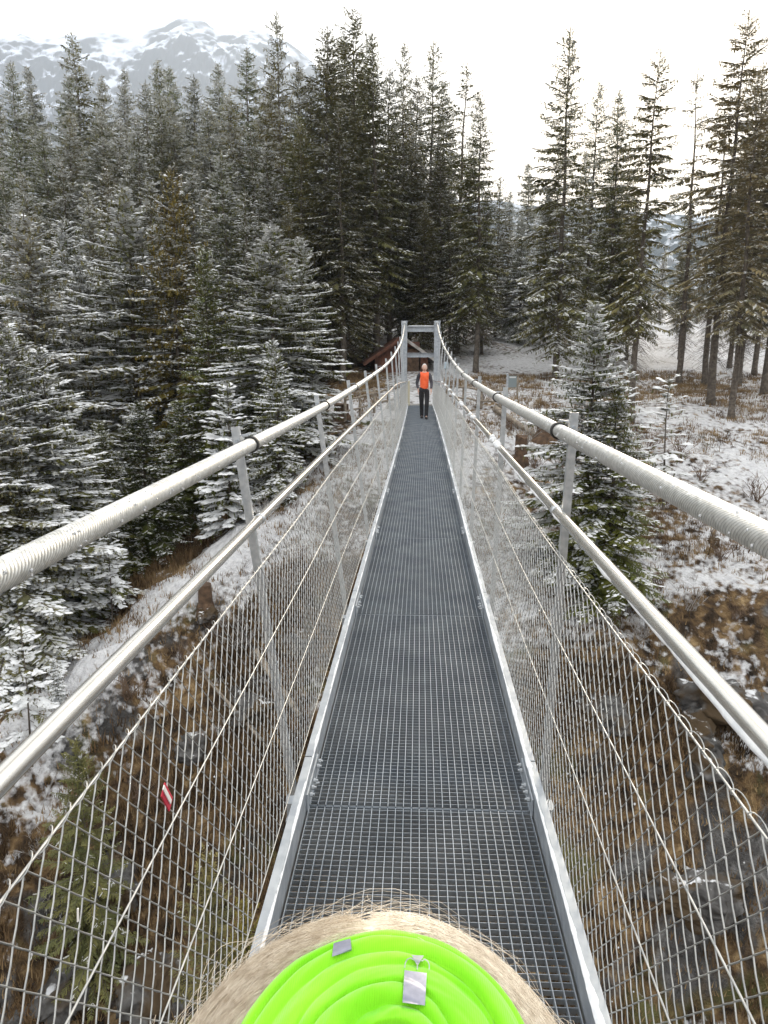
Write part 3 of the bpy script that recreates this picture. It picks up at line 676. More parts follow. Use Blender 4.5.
# ------------------------------------------------------------------ trees
def spruce_meshes(seed, H, R, bare=.08, whorl=.40, nbr=6, droop=.30, fine=1.0, snow=.35, gap=0.0, hang=.55, prof=.62, dead=0, frost=.4):
    """one spruce of height H: trunk mesh, crown mesh (needle sprays + snow lying on them), optional dead twigs"""
    r = random.Random(seed); tr = MB()
    n = 14; bx, by = r.uniform(-.02, .02) * H, r.uniform(-.02, .02) * H
    ctr = lambda z: Vector((bx * (z / H) ** 2 + .04 * math.sin(z * .9 + seed), by * (z / H) ** 2 + .04 * math.cos(z * .8), z))
    r0 = .0105 * H * r.uniform(.85, 1.1)
    tr.tube([ctr(-.8 + (H + .8) * i / n) for i in range(n + 1)], [max(.012, r0 * (1.35 if i == 0 else 1.0) * (1 - i / n) ** .95) for i in range(n + 1)], 8)
    nV, nF, sV, sF, fI = [], [], [], [], []
    def spray(p, d, L, w, roll, snowy, frosty=0.0):
        up = Vector((0, 0, 1)); sd_ = d.cross(up)
        if sd_.length < .05: sd_ = Vector((math.cos(roll), math.sin(roll), 0))
        sd_.normalize(); nn = sd_.cross(d).normalized(); sd_ = (sd_ * math.cos(roll) + nn * math.sin(roll))
        o = len(nV); b = .42 + .2 * r.random(); sag = Vector((0, 0, -.05 * L))
        if fine < 1.5:
            nV.extend([p, p + d * (L * b) + sd_ * w - sag * .5, p + d * L + sag, p + d * (L * b) - sd_ * w - sag * .5]); nF.append((o, o + 1, o + 2, o + 3))
        else:                                              # toothed edge of needle tufts
            lf, rt = [], []
            for s_, k_ in ((.22, 1.15), (.30, .30), (.50, 1.25), (.56, .30), (.76, .95), (.82, .22)):
                q_ = p + d * (L * s_) + sag * s_; ww = w * k_ * r.uniform(.75, 1.25); lf.append(q_ + sd_ * ww); rt.append(q_ - sd_ * ww)
            nV.append(p); nV.extend(lf); nV.append(p + d * L + sag); nV.extend(reversed(rt)); m_ = len(lf)
            nF.append(tuple(range(o, o + 2 * m_ + 2)))
        fI.append(2 if frosty > 0 and r.random() < frosty else 0)
        if snowy:
            nn = sd_.cross(d); 
            if nn.z < 0: nn = -nn
            h = r.uniform(.010, .026) * (.6 + L); sw = w * r.uniform(.3, .55); s0, s1 = r.uniform(.1, .3), r.uniform(.75, .98)
            o = len(sV); a = p + d * (L * s0) + up * .012; c = p + d * (L * s1) + sag * s1 + up * .010; m = p + d * (L * (s0 + s1) / 2) + up * .012
            sV.extend([a, m + sd_ * sw, c, m - sd_ * sw, m + up * h]); sF.extend([(o, o + 1, o + 4), (o + 1, o + 2, o + 4), (o + 2, o + 3, o + 4), (o + 3, o, o + 4)])
    z = bare * H; lean_az = r.uniform(0, 6.28)
    while z < H * .985:
        t = (z - bare * H) / (H * (1 - bare)); nb = max(3, int(round(nbr * (1 - .35 * t) + r.uniform(-1, 1))))
        a0 = r.uniform(0, 6.28); sect = r.uniform(0, 6.28)
        for q in range(nb):
            if r.random() < gap: continue
            az = a0 + q * 6.283 / nb + r.uniform(-.4, .4)
            L = (R * (1 - t) ** prof * (1 - .45 * math.exp(-t * 9) * (bare < .3)) + .12) * r.uniform(.5, 1.2) * (1 + .16 * math.cos(az - lean_az))
            e0 = R_(-14) + R_(60) * t ** 1.6 + r.uniform(-.2, .2)
            hd = Vector((math.cos(az), math.sin(az), 0)); c0 = ctr(z + r.uniform(-.5, .5) * whorl * .6)
            dr = droop * (1 - .75 * t) * r.uniform(.7, 1.3)
            wg = Vector((-hd.y, hd.x, 0)) * (L * r.uniform(-.16, .16)); pos = lambda s: c0 + wg * (s * s) + hd * (L * s * math.cos(e0)) + Vector((0, 0, L * (s * math.sin(e0) - dr * s * s * 1.2 + dr * .75 * s ** 3)))
            tr_r = max(.006, .012 * L)
            tr.tube([pos(0), pos(.35), pos(.7), pos(.95)], [tr_r, tr_r * .7, tr_r * .45, tr_r * .2], 3, cap=False)
            ds = .15 / fine / max(L, .25); s = .10 if t > .6 else .2
            sb = snow * r.uniform(.3, 1.5)
            while s < 1:
                P = pos(s); D = (pos(min(1, s + .05)) - pos(s - .05)).normalized(); sdv = D.cross(Vector((0, 0, 1))).normalized()
                tl = (.14 + .30 * min(L, 2.6) * (math.sin(min(1, (1 - s) * 1.5 + .12) * 1.5))) / fine ** .55
                for sgn in (-1, 1):
                    if r.random() < .12: continue
                    an = R_(r.uniform(38, 66)); l = tl * r.uniform(.6, 1.15)
                    dv = (D * math.cos(an) + sdv * sgn * math.sin(an) + Vector((0, 0, -r.uniform(.05, .34)))).normalized()
                    spray(P, dv, l, max(.03, l * r.uniform(.13, .2)) / fine ** .5, r.uniform(-.35, .35), r.random() < sb * (.2 + .6 * s) * (.25 if fine >= 1.5 else .8), frost * min(1, .10 + 1.35 * s * s))
                    if r.random() < hang * (1 - .5 * t):
                        q_ = P + dv * l * r.uniform(.2, .8)
                        spray(q_, Vector((r.uniform(-.3, .3), r.uniform(-.3, .3), -1)).normalized(), r.uniform(.14, .34) / fine ** .4, .035 / fine ** .4, r.uniform(0, 3), False, frost * .10)
                for _ in range(3 if fine >= 1.5 else 2):          # small lumps of snow lying on the bough and its side twigs
                    if s < .15 or r.random() > sb * .62: continue
                    pl_ = r.uniform(.045, .12) * (1.35 if fine < 1.5 else 1.15); pw = pl_ * r.uniform(.4, .75); ph_ = pl_ * r.uniform(.25, .5); o = len(sV)
                    la = r.uniform(-.75, .75) * tl; ax = (D + sdv * (la / max(tl, .05)) * 1.2).normalized(); ax.z *= .6; sv2 = ax.cross(Vector((0, 0, 1))).normalized() * pw
                    c = P + sdv * la + D * abs(la) * .6 + Vector((0, 0, .012 - abs(la) * .18))
                    sV.extend([c - ax * pl_, c - ax * (pl_ * .3) + sv2, c + ax * (pl_ * .6) + sv2 * .7, c + ax * pl_, c + ax * (pl_ * .3) - sv2, c - ax * (pl_ * .6) - sv2 * .7, c + Vector((0, 0, ph_))])
                    for q_ in ((0, 1, 6), (1, 2, 6), (2, 3, 6), (3, 4, 6), (4, 5, 6), (5, 0, 6)): sF.append(tuple(o + i_ for i_ in q_))
                s += ds * r.uniform(.75, 1.25)
            D = (pos(1) - pos(.9)).normalized(); spray(pos(.92), D, (.16 + .06 * L) / fine ** .4, .04 / fine ** .4, 0, False, frost)
        z += whorl * (1 - .45 * t) * r.uniform(.8, 1.2)
    for q in range(6): spray(ctr(H - .25 - .12 * q), Vector((math.cos(q * 2.1), math.sin(q * 2.1), 1.2)).normalized(), .3 / fine ** .5, .04 / fine ** .5, 0, False, frost)
    spray(ctr(H - .35), Vector((0, 0, 1)), .6 / fine ** .4, .025, 0, False)
    if dead:
        for q in range(dead):
            zz = r.uniform(.12, bare * 1.05) * H; az = r.uniform(0, 6.28); L = r.uniform(.5, .55 * R)
            hd = Vector((math.cos(az), math.sin(az), 0)); c0 = ctr(zz); pts = [c0 + hd * (L * s) + Vector((0, 0, -L * (.1 * s + .45 * s * s))) for s in (0, .3, .6, 1)]
            tr.tube(pts, [.016, .012, .009, .004], 3, cap=False)
            for w_ in range(5):
                s = r.uniform(.3, .95); P = pts[0].lerp(pts[3], s) + Vector((0, 0, .1 * L * s * (1 - s)))
                tr.tube([P, P + Vector((r.uniform(-.3, .3), r.uniform(-.3, .3), -r.uniform(.05, .3)))], [.006, .002], 3, cap=False)
    return tr, nV, nF, sV, sF, fI
class Proto: pass
def make_proto(seed, H, R, **kw):
    tr, nV, nF, sV, sF, fI = spruce_meshes(seed, H, R, **kw); p = Proto(); p.H = H; p.R = R
    to = tr.build('trunk', M['bark'], None, True); p.trunk = to.data; bpy.data.objects.remove(to)
    me = bpy.data.meshes.new('crown'); o = len(nV)
    me.from_pydata([tuple(v) for v in nV + sV], [], nF + [tuple(i + o for i in f) for f in sF])
    me.materials.append(M['needles']); me.materials.append(M['snow_bough']); me.materials.append(M['needles_frost'])
    me.polygons.foreach_set('material_index', fI + [1] * len(sF)); me.update(); print('PROTO', seed, len(nF), len(sF)); p.crown = me
    return p
PROTO = {
    'snowA': make_proto(11, 14, 2.9, fine=1.9, droop=.42, snow=.85, frost=.70, bare=.03, nbr=8, whorl=.38, prof=.66),
    'snowB': make_proto(12, 14, 3.1, fine=1.9, snow=1.05, frost=.70, bare=.02, nbr=7, whorl=.40, droop=.5, prof=.66),
    'green': make_proto(13, 14, 2.8, fine=1.9, snow=.18, frost=.22, bare=.02, nbr=8, whorl=.34, droop=.42),
    'frostA': make_proto(14, 20, 3.3, fine=1.45, snow=.45, frost=.75, bare=.06, whorl=.42, nbr=7, prof=.72),
    'frostB': make_proto(15, 20, 3.1, fine=1.45, snow=.55, frost=.85, bare=.05, whorl=.40, nbr=7, droop=.42, prof=.72),
    'frostC': make_proto(16, 20, 3.3, fine=1.4, snow=.32, frost=.55, bare=.10, whorl=.50, gap=.08, nbr=7, droop=.36, prof=.72),
    'darkA': make_proto(17, 22, 3.1, fine=1.4, snow=.12, frost=.25, bare=.22, whorl=.48, droop=.48, dead=50, nbr=7),
    'darkB': make_proto(18, 22, 3.3, fine=1.4, snow=.16, frost=.28, bare=.10, whorl=.44, droop=.42, dead=30, nbr=7),
    'lofty': make_proto(19, 24, 3.2, fine=1.4, snow=.14, frost=.3, bare=.27, whorl=.52, gap=.14, droop=.46, nbr=6, dead=110, prof=.5),
    'gaunt': make_proto(20, 24, 2.6, fine=1.3, snow=.14, frost=.35, bare=.30, whorl=.70, gap=.42, droop=.34, nbr=5, dead=110, prof=.45),
    'broad': make_proto(21, 9, 2.1, fine=2.6, snow=.50, frost=.6, bare=.02, nbr=8, whorl=.27, prof=.75, droop=.25),
    'shade': make_proto(23, 8, 1.9, fine=3.2, snow=.0, frost=.05, bare=.02, nbr=8, whorl=.27, prof=.75, droop=.25),
    'young': make_proto(22, 4, 1.0, fine=3.2, snow=.70, frost=.8, bare=.05, nbr=7, whorl=.22, prof=.75, droop=.15, hang=.3),
    'sapling': make_proto(24, 4.5, .85, fine=2.4, snow=.85, frost=.8, bare=.3, nbr=4, whorl=.32, gap=.3, droop=.2, hang=.1),
}
tree_count = 0
TINTS = {'g': (.085, .098, .026), 'f': (.105, .112, .048), 'b': (.125, .118, .052), 'd': (.12, .115, .058), 'y': (.13, .11, .028), 'p': (.15, .15, .10), 'w': (.175, .16, .11)}  # 'w' is lightened: glare over the right-hand trees put into their colour
def tree(px, top, d, proto, tint, label, group=None, wid=1.0, name='spruce_tree', foot=None):
    """a tree whose tip stands at the given bearing and elevation from the bridge, d metres away; its foot is wherever the ground is"""
    global tree_count; tree_count += 1
    p = PROTO[proto]; t = at(px, top, d); g = gz(t.x, t.y) - .12
    if foot is not None: g = max(g - 8, min(g, foot))
    h = t.z - g
    if h < 1.2: print('TREE TOO SHORT', px, top, d, round(h, 1)); h = 1.2
    if h > 34: print('TREE TALL', px, top, d, round(h, 1))
    k = h / p.H; kw = (k ** .75 if k > 1 else k ** .85) * wid * 1.12
    e = empty(name, (t.x, t.y, g), rnd.uniform(0, 6.28)); tag(e, label, 'tree', group)
    tr = bpy.data.objects.new('trunk', p.trunk); cr = bpy.data.objects.new('crown', p.crown)
    for o in (tr, cr): col.objects.link(o); o.parent = e; o.scale = (kw, kw, k)
    c = TINTS[tint]; v = rnd.uniform(.6, 1.25) if group else rnd.uniform(.95, 1.2)
    cr.color = (c[0] * v * rnd.uniform(.92, 1.08), c[1] * v, c[2] * v * rnd.uniform(.9, 1.1), 1)
    return e
G1 = 'frosted spruces filling the left hillside'
# left hillside: single trees told apart
NEAR = [
    (125, 187, 31, 'snowA', 'f', 'tall snow-laden spruce with an even spire on the left slope', 1.3),
    (168, 166, 30, 'green', 'y', 'olive green spruce with reddish brown inner boughs among whiter trees on the left', .95),
    (226, 152, 40, 'frostA', 'f', 'pale frosted spruce behind the bushy snow-covered spruce left of the bridge', 1.25),
    (268, 226, 27, 'snowB', 'g', 'bushy broad spruce with thick snow on its boughs left of the bridge', 1.45),
    (300, 238, 29, 'snowB', 'g', 'lower leaning half of the bushy snow-covered spruce pair left of the bridge', 1.0),
    (276, 338, 24, 'broad', 'g', 'small snow-dusted spruce just above the left cable', .95),
    (225, 385, 23, 'young', 'g', 'young spruce at the feet of the olive green spruce', 1.1),
    (310, 368, 27, 'young', 'g', 'little spruce beside the left cable near the snowy bank', 1.0),
    (24, 214, 28, 'snowA', 'p', 'white frosted spruce at the left edge above the cable', 1.35),
    (42, 348, 21, 'snowB', 'f', 'thickly snowed spruce low at the left edge behind the cable', 1.35),
    (2, 322, 20, 'snowA', 'f', 'snowy spruce cut by the left edge of the view', 1.3),
    (86, 184, 40, 'frostB', 'p', 'slim frosted spruce behind the tall snow-laden spire', 1.15),
    (205, 245, 27, 'green', 'g', 'dark green spruce tucked between the olive and the bushy snowy spruce', .9),
    (100, 420, 23, 'green', 'g', 'deep green spruce in shade under the snow-laden spire', 1.0),
    (18, 625, 15.5, 'sapling', 'f', 'thin sapling with snow tufts under the left cable', 1.0),
    (105, 522, 20, 'sapling', 'g', 'spindly snow-tufted young tree above the snowy ridge', .9),
    (208, 492, 24, 'young', 'g', 'little white-tipped spruce in the hollow left of the left post', .9),
    (55, 668, 16.5, 'young', 'f', 'small bluish spruce on the snowy ridge just under the left cable', .8),
    (80, 735, 13.5, 'shade', 'd', 'green young conifer half hidden by the left handrail', .8),
    (215, 850, 11.5, 'shade', 'd', 'green conifer far down in the gorge seen through the left net', .7),
    (250, 900, 11, 'shade', 'y', 'mossy conifer down the gorge below the left edge of the deck', .6),
    (597, 303, 21, 'snowA', 'g', 'snow-dusted dark spruce rooted in the gorge right of the bridge', 1.2),
    (618, 380, 20.5, 'green', 'g', 'dark lower spruce leaning on the snow-dusted one right of the bridge', 1.25),
    (628, 362, 25, 'sapling', 'f', 'thin snowy sapling behind the snow-dusted spruce on the right', .7),
    (672, 375, 24, 'sapling', 'b', 'scraggly bare young tree on the right bank', 1.2),
]
for px, top, d, pr, ti, lb, wd in NEAR: tree(px, top, d, pr, ti, lb, None, wd)
BIG = [
    (322, 24, 46, 'darkB', 'd', 'broad dark spruce towering left of the portal, its bare trunk showing low down', 1.15),
    (278, 12, 55, 'frostC', 'b', 'pointed tall spruce against the snowy mountain, right end of its crest', .85),
    (355, 2, 52, 'lofty', 'b', 'tallest spruce behind the left leg of the portal', .95),
    (376, 34, 47, 'darkA', 'd', 'dark spruce rising straight behind the portal hut', 1.0),
    (404, 42, 56, 'frostC', 'b', 'slender spruce directly above the portal', .8),
    (432, 40, 58, 'frostC', 'f', 'pale-topped spruce behind the right leg of the portal', .95),
    (461, 62, 52, 'gaunt', 'b', 'thin-topped spruce next to the bright gap in the trees', 1.1),
    (483, 94, 44, 'darkA', 'b', 'leaning-topped spruce at the left side of the sky gap, bare trunk on the snow', .9),
    (572, 28, 42, 'frostC', 'b', 'full dark spruce alone right of the sky gap', .95),
    (598, 80, 52, 'frostC', 'b', 'shorter spruce close behind the full dark one right of the sky gap', .9),
    (622, 88, 46, 'darkB', 'b', 'shaggy spruce between the full dark one and the bare trunk', .95),
    (655, 50, 30, 'lofty', 'b', 'spruce with a long bare trunk and combed dead twigs on the right bank', .85),
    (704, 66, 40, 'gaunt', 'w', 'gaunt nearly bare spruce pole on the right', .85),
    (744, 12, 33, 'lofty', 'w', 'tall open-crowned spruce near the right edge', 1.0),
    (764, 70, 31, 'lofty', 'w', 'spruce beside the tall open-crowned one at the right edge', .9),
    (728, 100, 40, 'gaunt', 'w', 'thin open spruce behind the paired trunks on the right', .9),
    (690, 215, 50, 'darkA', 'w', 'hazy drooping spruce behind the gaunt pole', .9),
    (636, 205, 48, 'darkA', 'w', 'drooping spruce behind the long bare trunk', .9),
    (532, 162, 75, 'frostB', 'f', 'frosty spruce far back in the sky gap', 1.0),
    (548, 190, 62, 'snowA', 'f', 'snowy spruce beside the far frosty one in the gap', 1.0),
    (510, 190, 66, 'frostB', 'f', 'grey frosted spruce on the left of the far gap', 1.0),
    (523, 215, 58, 'snowB', 'f', 'low white spruce in the middle of the far gap', .9),
]
for px, top, d, pr, ti, lb, wd in BIG: tree(px, top, d, pr, ti, lb, None, wd)
ROWS = [
    (10, 62, 78, 'frostA'), (38, 68, 84, 'frostB'), (72, 31, 72, 'frostC'), (56, 75, 70, 'frostB'), (100, 74, 82, 'frostA'), (122, 70, 88, 'frostB'), (-12, 80, 66, 'frostA'),
    (141, 82, 66, 'frostA'), (157, 58, 80, 'frostA'), (176, 66, 76, 'frostB'), (192, 76, 72, 'frostA'), (216, 60, 76, 'frostB'), (243, 48, 70, 'frostC'), (232, 90, 64, 'frostA'),
    (262, 75, 64, 'frostB'), (295, 60, 60, 'frostA'), (205, 100, 60, 'frostA'), (180, 96, 56, 'frostB'), (158, 102, 55, 'frostC'), (135, 120, 52, 'frostA'), (112, 118, 56, 'frostB'),
    (92, 108, 58, 'frostA'), (64, 112, 60, 'frostB'), (40, 125, 55, 'frostA'), (14, 128, 56, 'frostC'), (-10, 140, 50, 'frostB'), (250, 125, 50, 'frostC'), (270, 140, 46, 'frostA'),
    (292, 110, 50, 'darkB'), (54, 160, 46, 'frostA'), (30, 172, 42, 'frostB'), (6, 165, 44, 'frostA'), (105, 165, 44, 'frostC'), (148, 178, 43, 'frostB'), (190, 170, 46, 'frostA'),
    (205, 190, 42, 'frostC'), (62, 220, 36, 'snowB'), (246, 190, 38, 'frostC'), (-16, 230, 34, 'snowA'), (78, 255, 33, 'snowA'), 
    (190, 300, 30, 'frostB'), (-14, 380, 19, 'snowB'), (72, 430, 22, 'frostB'), (140, 400, 24, 'green'), (12, 455, 19, 'green'), (60, 480, 22, 'green'), (240, 300, 33, 'darkB'), (180, 400, 26, 'green'),
]
for px, top, d, pr in ROWS:
    tree(px + rnd.uniform(-3, 3), top, d, pr, rnd.choice(['f', 'f', 'b', 'p'] if d > 40 else ['f', 'g', 'p', 'b']),
         'frosted spruce crowded among the many like it up the left hillside' if d > 40 else 'spruce in the dim lower stand of the left slope', G1 if d > 40 else 'spruces of the lower left stand', rnd.uniform(1.05, 1.35))
for px, top, d, pr in [(-45, 100, 62, 'frostA'), (-80, 90, 70, 'frostB'), (-60, 180, 45, 'frostC'), (-110, 130, 55, 'frostA'), (-150, 110, 64, 'frostB'), (-70, 260, 32, 'snowA'), (-120, 230, 38, 'snowB'), (-190, 140, 52, 'frostA')]:
    tree(px, top, d, pr, 'f', 'frosted spruce crowded among the many like it up the left hillside', G1, 1.2)
G2 = 'dark spruces crowding behind the portal'
for px, top, d, pr in [(335, 60, 58, 'darkB'), (345, 40, 64, 'darkA'), (366, 60, 60, 'darkB'), (390, 70, 64, 'darkA'), (418, 75, 66, 'darkB'), (445, 80, 64, 'darkB'), (310, 75, 60, 'darkA'), (300, 120, 44, 'darkA'),
                       (340, 110, 42, 'darkA'), (362, 130, 50, 'darkB'), (388, 120, 52, 'darkA'), (412, 130, 54, 'darkB'), (440, 140, 52, 'darkA'), (470, 150, 56, 'darkB'), (455, 180, 48, 'darkB'), (350, 180, 46, 'darkB'), (425, 200, 50, 'darkB'),
                       (405, 230, 58, 'darkB'), (378, 230, 62, 'darkB'), (485, 190, 52, 'darkB'), (498, 175, 60, 'frostC'), (330, 210, 48, 'darkB'), (285, 200, 42, 'darkB'), (395, 180, 75, 'darkB'), (435, 170, 80, 'darkB'), (360, 160, 80, 'darkB')]:
    tree(px + rnd.uniform(-3, 3), top, d, pr, rnd.choice(['d', 'd', 'b']), 'dark spruce crowded in the shady stand behind the portal', G2, 1.0)
G3 = 'spruces in the far stand on the right'
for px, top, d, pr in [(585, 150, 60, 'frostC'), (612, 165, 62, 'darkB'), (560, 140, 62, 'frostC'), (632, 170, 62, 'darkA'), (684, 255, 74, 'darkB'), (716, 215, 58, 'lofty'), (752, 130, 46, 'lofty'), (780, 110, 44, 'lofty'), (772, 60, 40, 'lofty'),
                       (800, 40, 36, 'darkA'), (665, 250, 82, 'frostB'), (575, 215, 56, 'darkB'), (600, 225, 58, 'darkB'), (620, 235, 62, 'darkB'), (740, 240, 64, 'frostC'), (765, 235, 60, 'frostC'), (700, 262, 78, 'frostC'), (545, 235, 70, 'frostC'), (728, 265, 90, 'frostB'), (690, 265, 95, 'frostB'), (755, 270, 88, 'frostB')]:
    tree(px + rnd.uniform(-3, 3), top, d, pr, 'w', 'pale glare-tinted spruce in the hazy stand at the back right', G3, 1.0)

# ------------------------------------------------------------------ ground litter, shrubs, rocks, stumps
def tufts(name, n, xr, yr, hr, spread, material, keep, seed, blades=6, wid=.012):
    g = np.random.default_rng(seed)
    x = g.uniform(*xr, n); y = g.uniform(*yr, n); k = keep(x, y, g); x, y = x[k], y[k]; z = terrain(x, y)
    n = len(x); V = np.zeros((n, blades, 3, 3)); 
    for b in range(blades):
        a = g.uniform(0, 6.28, n); h = g.uniform(*hr, n); s = g.uniform(.2, 1, n) * spread
        bx = x + g.normal(0, .06, n); by = y + g.normal(0, .06, n)
        px_, py_ = -np.sin(a), np.cos(a)
        V[:, b, 0] = np.stack([bx + px_ * wid, by + py_ * wid, z - .04], 1); V[:, b, 1] = np.stack([bx - px_ * wid, by - py_ * wid, z - .04], 1)
        V[:, b, 2] = np.stack([bx + np.cos(a) * s, by + np.sin(a) * s, z + h], 1)
    V = V.reshape(-1, 3); F = np.arange(len(V)).reshape(-1, 3)
    o = np_mesh(name, V, F, material); tag(o, kind='stuff'); return o
M['straw'] = noise_col(mat('dry_straw', rough=.9, spec=.15), (.10, .06, .03), (.33, .23, .12), 1.3)
M['heath'] = noise_col(mat('brown_heath', rough=.9, spec=.15), (.035, .023, .014), (.19, .12, .062), .9)
def keep_grass(x, y, g):
    f = fbm(x * .35, y * .35, 91, 4); return (f + g.normal(0, .12, len(x)) > -.04) & ~((np.abs(x) < 1.6) & (y > 30))
tufts('dry_grass', 70000, (-16, 20), (8, 44), (.06, .22), .16, M['straw'], keep_grass, 1)
tufts('heather', 48000, (-14, 16), (3, 24), (.12, .42), .22, M['heath'], lambda x, y, g: (fbm(x * .5, y * .5, 45, 4) + g.normal(0, .1, len(x)) > .06 + .5 * ((y > 18.5) & (x > 2))) & (np.abs((-(x + 1) * 11 + (y - 27) * 7.9) / 13.54 - .5) > 1.5), 2, wid=.022)
def shrub_mesh(seed, h, n):
    r = random.Random(seed); mb = MB()
    for q in range(n):
        a = r.uniform(0, 6.28); l = h * r.uniform(.5, 1.05); p = Vector((r.uniform(-.1, .1), r.uniform(-.1, .1), -.05)); d = Vector((math.cos(a) * r.uniform(.15, .8), math.sin(a) * r.uniform(.15, .8), 1)).normalized()
        pts = [p]
        for k in range(4):
            d = (d + Vector((r.uniform(-.3, .3), r.uniform(-.3, .3), r.uniform(-.1, .15)))).normalized(); pts.append(pts[-1] + d * l / 4)
        mb.tube(pts, [.011, .009, .007, .005, .003], 3, cap=False)
        for k in range(5):
            i = r.randint(1, 3); b = pts[i].lerp(pts[i + 1], r.random()); dv = (d + Vector((r.uniform(-1, 1), r.uniform(-1, 1), r.uniform(-.3, .5)))).normalized() * l * r.uniform(.15, .4)
            mb.tube([b, b + dv * .55 + Vector((0, 0, .02)), b + dv], [.006, .004, .002], 3, cap=False)
    return mb
from mathutils import noise as mnoise
def rock_mesh(seed, r):
    bm = bmesh.new(); bmesh.ops.create_icosphere(bm, subdivisions=5, radius=1)
    rr = random.Random(seed); sc = (rr.uniform(.9, 1.5), rr.uniform(.7, 1.2), rr.uniform(.5, .8)); off = Vector((seed * 1.7, seed * .3, 0))
    pl = [Vector((rr.gauss(0, 1), rr.gauss(0, 1), rr.gauss(0, 1))).normalized() for _ in range(16)]
    for v in bm.verts:
        k = 1.0
        for p in pl:
            dt = v.co.dot(p)
            if dt > .55: k = min(k, .55 / dt)
        n = mnoise.ridged_multi_fractal(v.co * 1.3 + off, .8, 2.1, 6, 1.0, 2.0) - 1.2; n2 = mnoise.fractal(v.co * 5 + off, .7, 2.0, 5)
        v.co = Vector((v.co.x * sc[0], v.co.y * sc[1], v.co.z * sc[2])) * (k * (1 + .20 * n + .10 * n2)) * r * 1.2
    mb = MB(); bm.verts.index_update(); mb.add([v.co.copy() for v in bm.verts], [[v.index for v in f.verts] for f in bm.faces]); bm.free(); return mb
# rock with snow lying on its upward faces
m = M['snowrock'] = mat('snow_topped_rock', rough=.88, spec=.2)
g = nd(m, 'ShaderNodeNewGeometry'); sp = nd(m, 'ShaderNodeSeparateXYZ'); lk(m, g.outputs['Normal'], sp.inputs[0])
n1 = nd(m, 'ShaderNodeTexNoise', Scale=2.2, Detail=9.0, Distortion=.8); lk(m, g.outputs['Position'], n1.inputs['Vector'])
rr_ = nd(m, 'ShaderNodeValToRGB'); rr_.color_ramp.elements[0].position = .34; rr_.color_ramp.elements[0].color = (.04, .038, .037, 1); rr_.color_ramp.elements[1].position = .68; rr_.color_ramp.elements[1].color = (.17, .165, .16, 1); lk(m, n1.outputs['Fac'], rr_.inputs[0])
ad = nd(m, 'ShaderNodeMath', operation='MULTIPLY_ADD'); lk(m, n1.outputs['Fac'], ad.inputs[0]); ad.inputs[1].default_value = 1.2; lk(m, sp.outputs[2], ad.inputs[2])
sr = nd(m, 'ShaderNodeMapRange'); lk(m, ad.outputs[0], sr.inputs[0]); sr.inputs[1].default_value = 1.62; sr.inputs[2].default_value = 1.72
mx_ = nd(m, 'ShaderNodeMixRGB'); 
n3 = nd(m, 'ShaderNodeTexNoise', Scale=1.1, Detail=8.0); lk(m, g.outputs['Position'], n3.inputs['Vector'])
r3 = nd(m, 'ShaderNodeValToRGB'); r3.color_ramp.elements[0].position = .48; r3.color_ramp.elements[1].position = .56; lk(m, n3.outputs['Fac'], r3.inputs[0])
m3 = nd(m, 'ShaderNodeMixRGB'); lk(m, r3.outputs[0], m3.inputs[0]); lk(m, rr_.outputs[0], m3.inputs[1]); m3.inputs[2].default_value = (.075, .052, .03, 1)
lk(m, sr.outputs[0], mx_.inputs[0]); lk(m, m3.outputs[0], mx_.inputs[1]); mx_.inputs[2].default_value = (.68, .69, .71, 1); lk(m, mx_.outputs[0], bsdf(m).inputs['Base Color'])
b_ = nd(m, 'ShaderNodeBump', Strength=.8, Distance=.1); lk(m, n1.outputs['Fac'], b_.inputs['Height']); lk(m, b_.outputs[0], bsdf(m).inputs['Normal'])
ROCKS = [(705, 685, 1.5, 'big grey rock face above the right handrail'), (690, 720, 1.1, 'cracked grey boulder beside the right handrail'), (750, 700, 1.3, 'grey boulder at the right edge below the snow'),
         (690, 880, 1.1, 'dark wet boulder low behind the right net'),
         (250, 700, .8, 'pale rock seen through the left net near the post'), (60, 980, 1.1, 'pale grey rock in the bottom left of the gorge'), (110, 870, .8, 'snow-flecked rock under the left net'),
         (190, 740, .7, 'small grey rock on the brown slope left of the bridge'), (300, 640, .8, 'flat rock beneath the left side of the deck'), (150, 960, .9, 'mossy boulder deep below the left net'),
         (712, 540, .35, 'small snow-capped stone on the right snow slope'), (206, 610, .5, 'dark stone on the snowy ridge left of the bridge'), (600, 700, 1.0, 'grey slab behind the right net near the post')]
for i, (px, py, r, lb) in enumerate(ROCKS):
    p = on_ground(px, py); o = rock_mesh(100 + i, r).build('boulder', M['snowrock'], None, True); o.location = (p.x, p.y, p.z - r * .35); o.rotation_euler = (0, 0, rnd.uniform(0, 6))
    tag(o, lb, 'rock')
SHRUBS = [(650, 450), (665, 438), (680, 462), (640, 470), (620, 480), (700, 480), (510, 430), (525, 445), (535, 470), (480, 405), (690, 610), (735, 620), (660, 590), (640, 640), (300, 560), (330, 540), (280, 600), (215, 640), (180, 660), (240, 650), (130, 700),
          (560, 470), (500, 470), (720, 560), (90, 820), (40, 860), (140, 800), (200, 760), (60, 930), (180, 830), (590, 520), (515, 520), (755, 500), (290, 500), (265, 520)]
SM = [shrub_mesh(50 + k, .9, 16) for k in range(3)]
sob = [s_.build('bare_shrub', M['twig'] if k != 1 else M['frost_twig'], None) for k, s_ in enumerate(SM)]
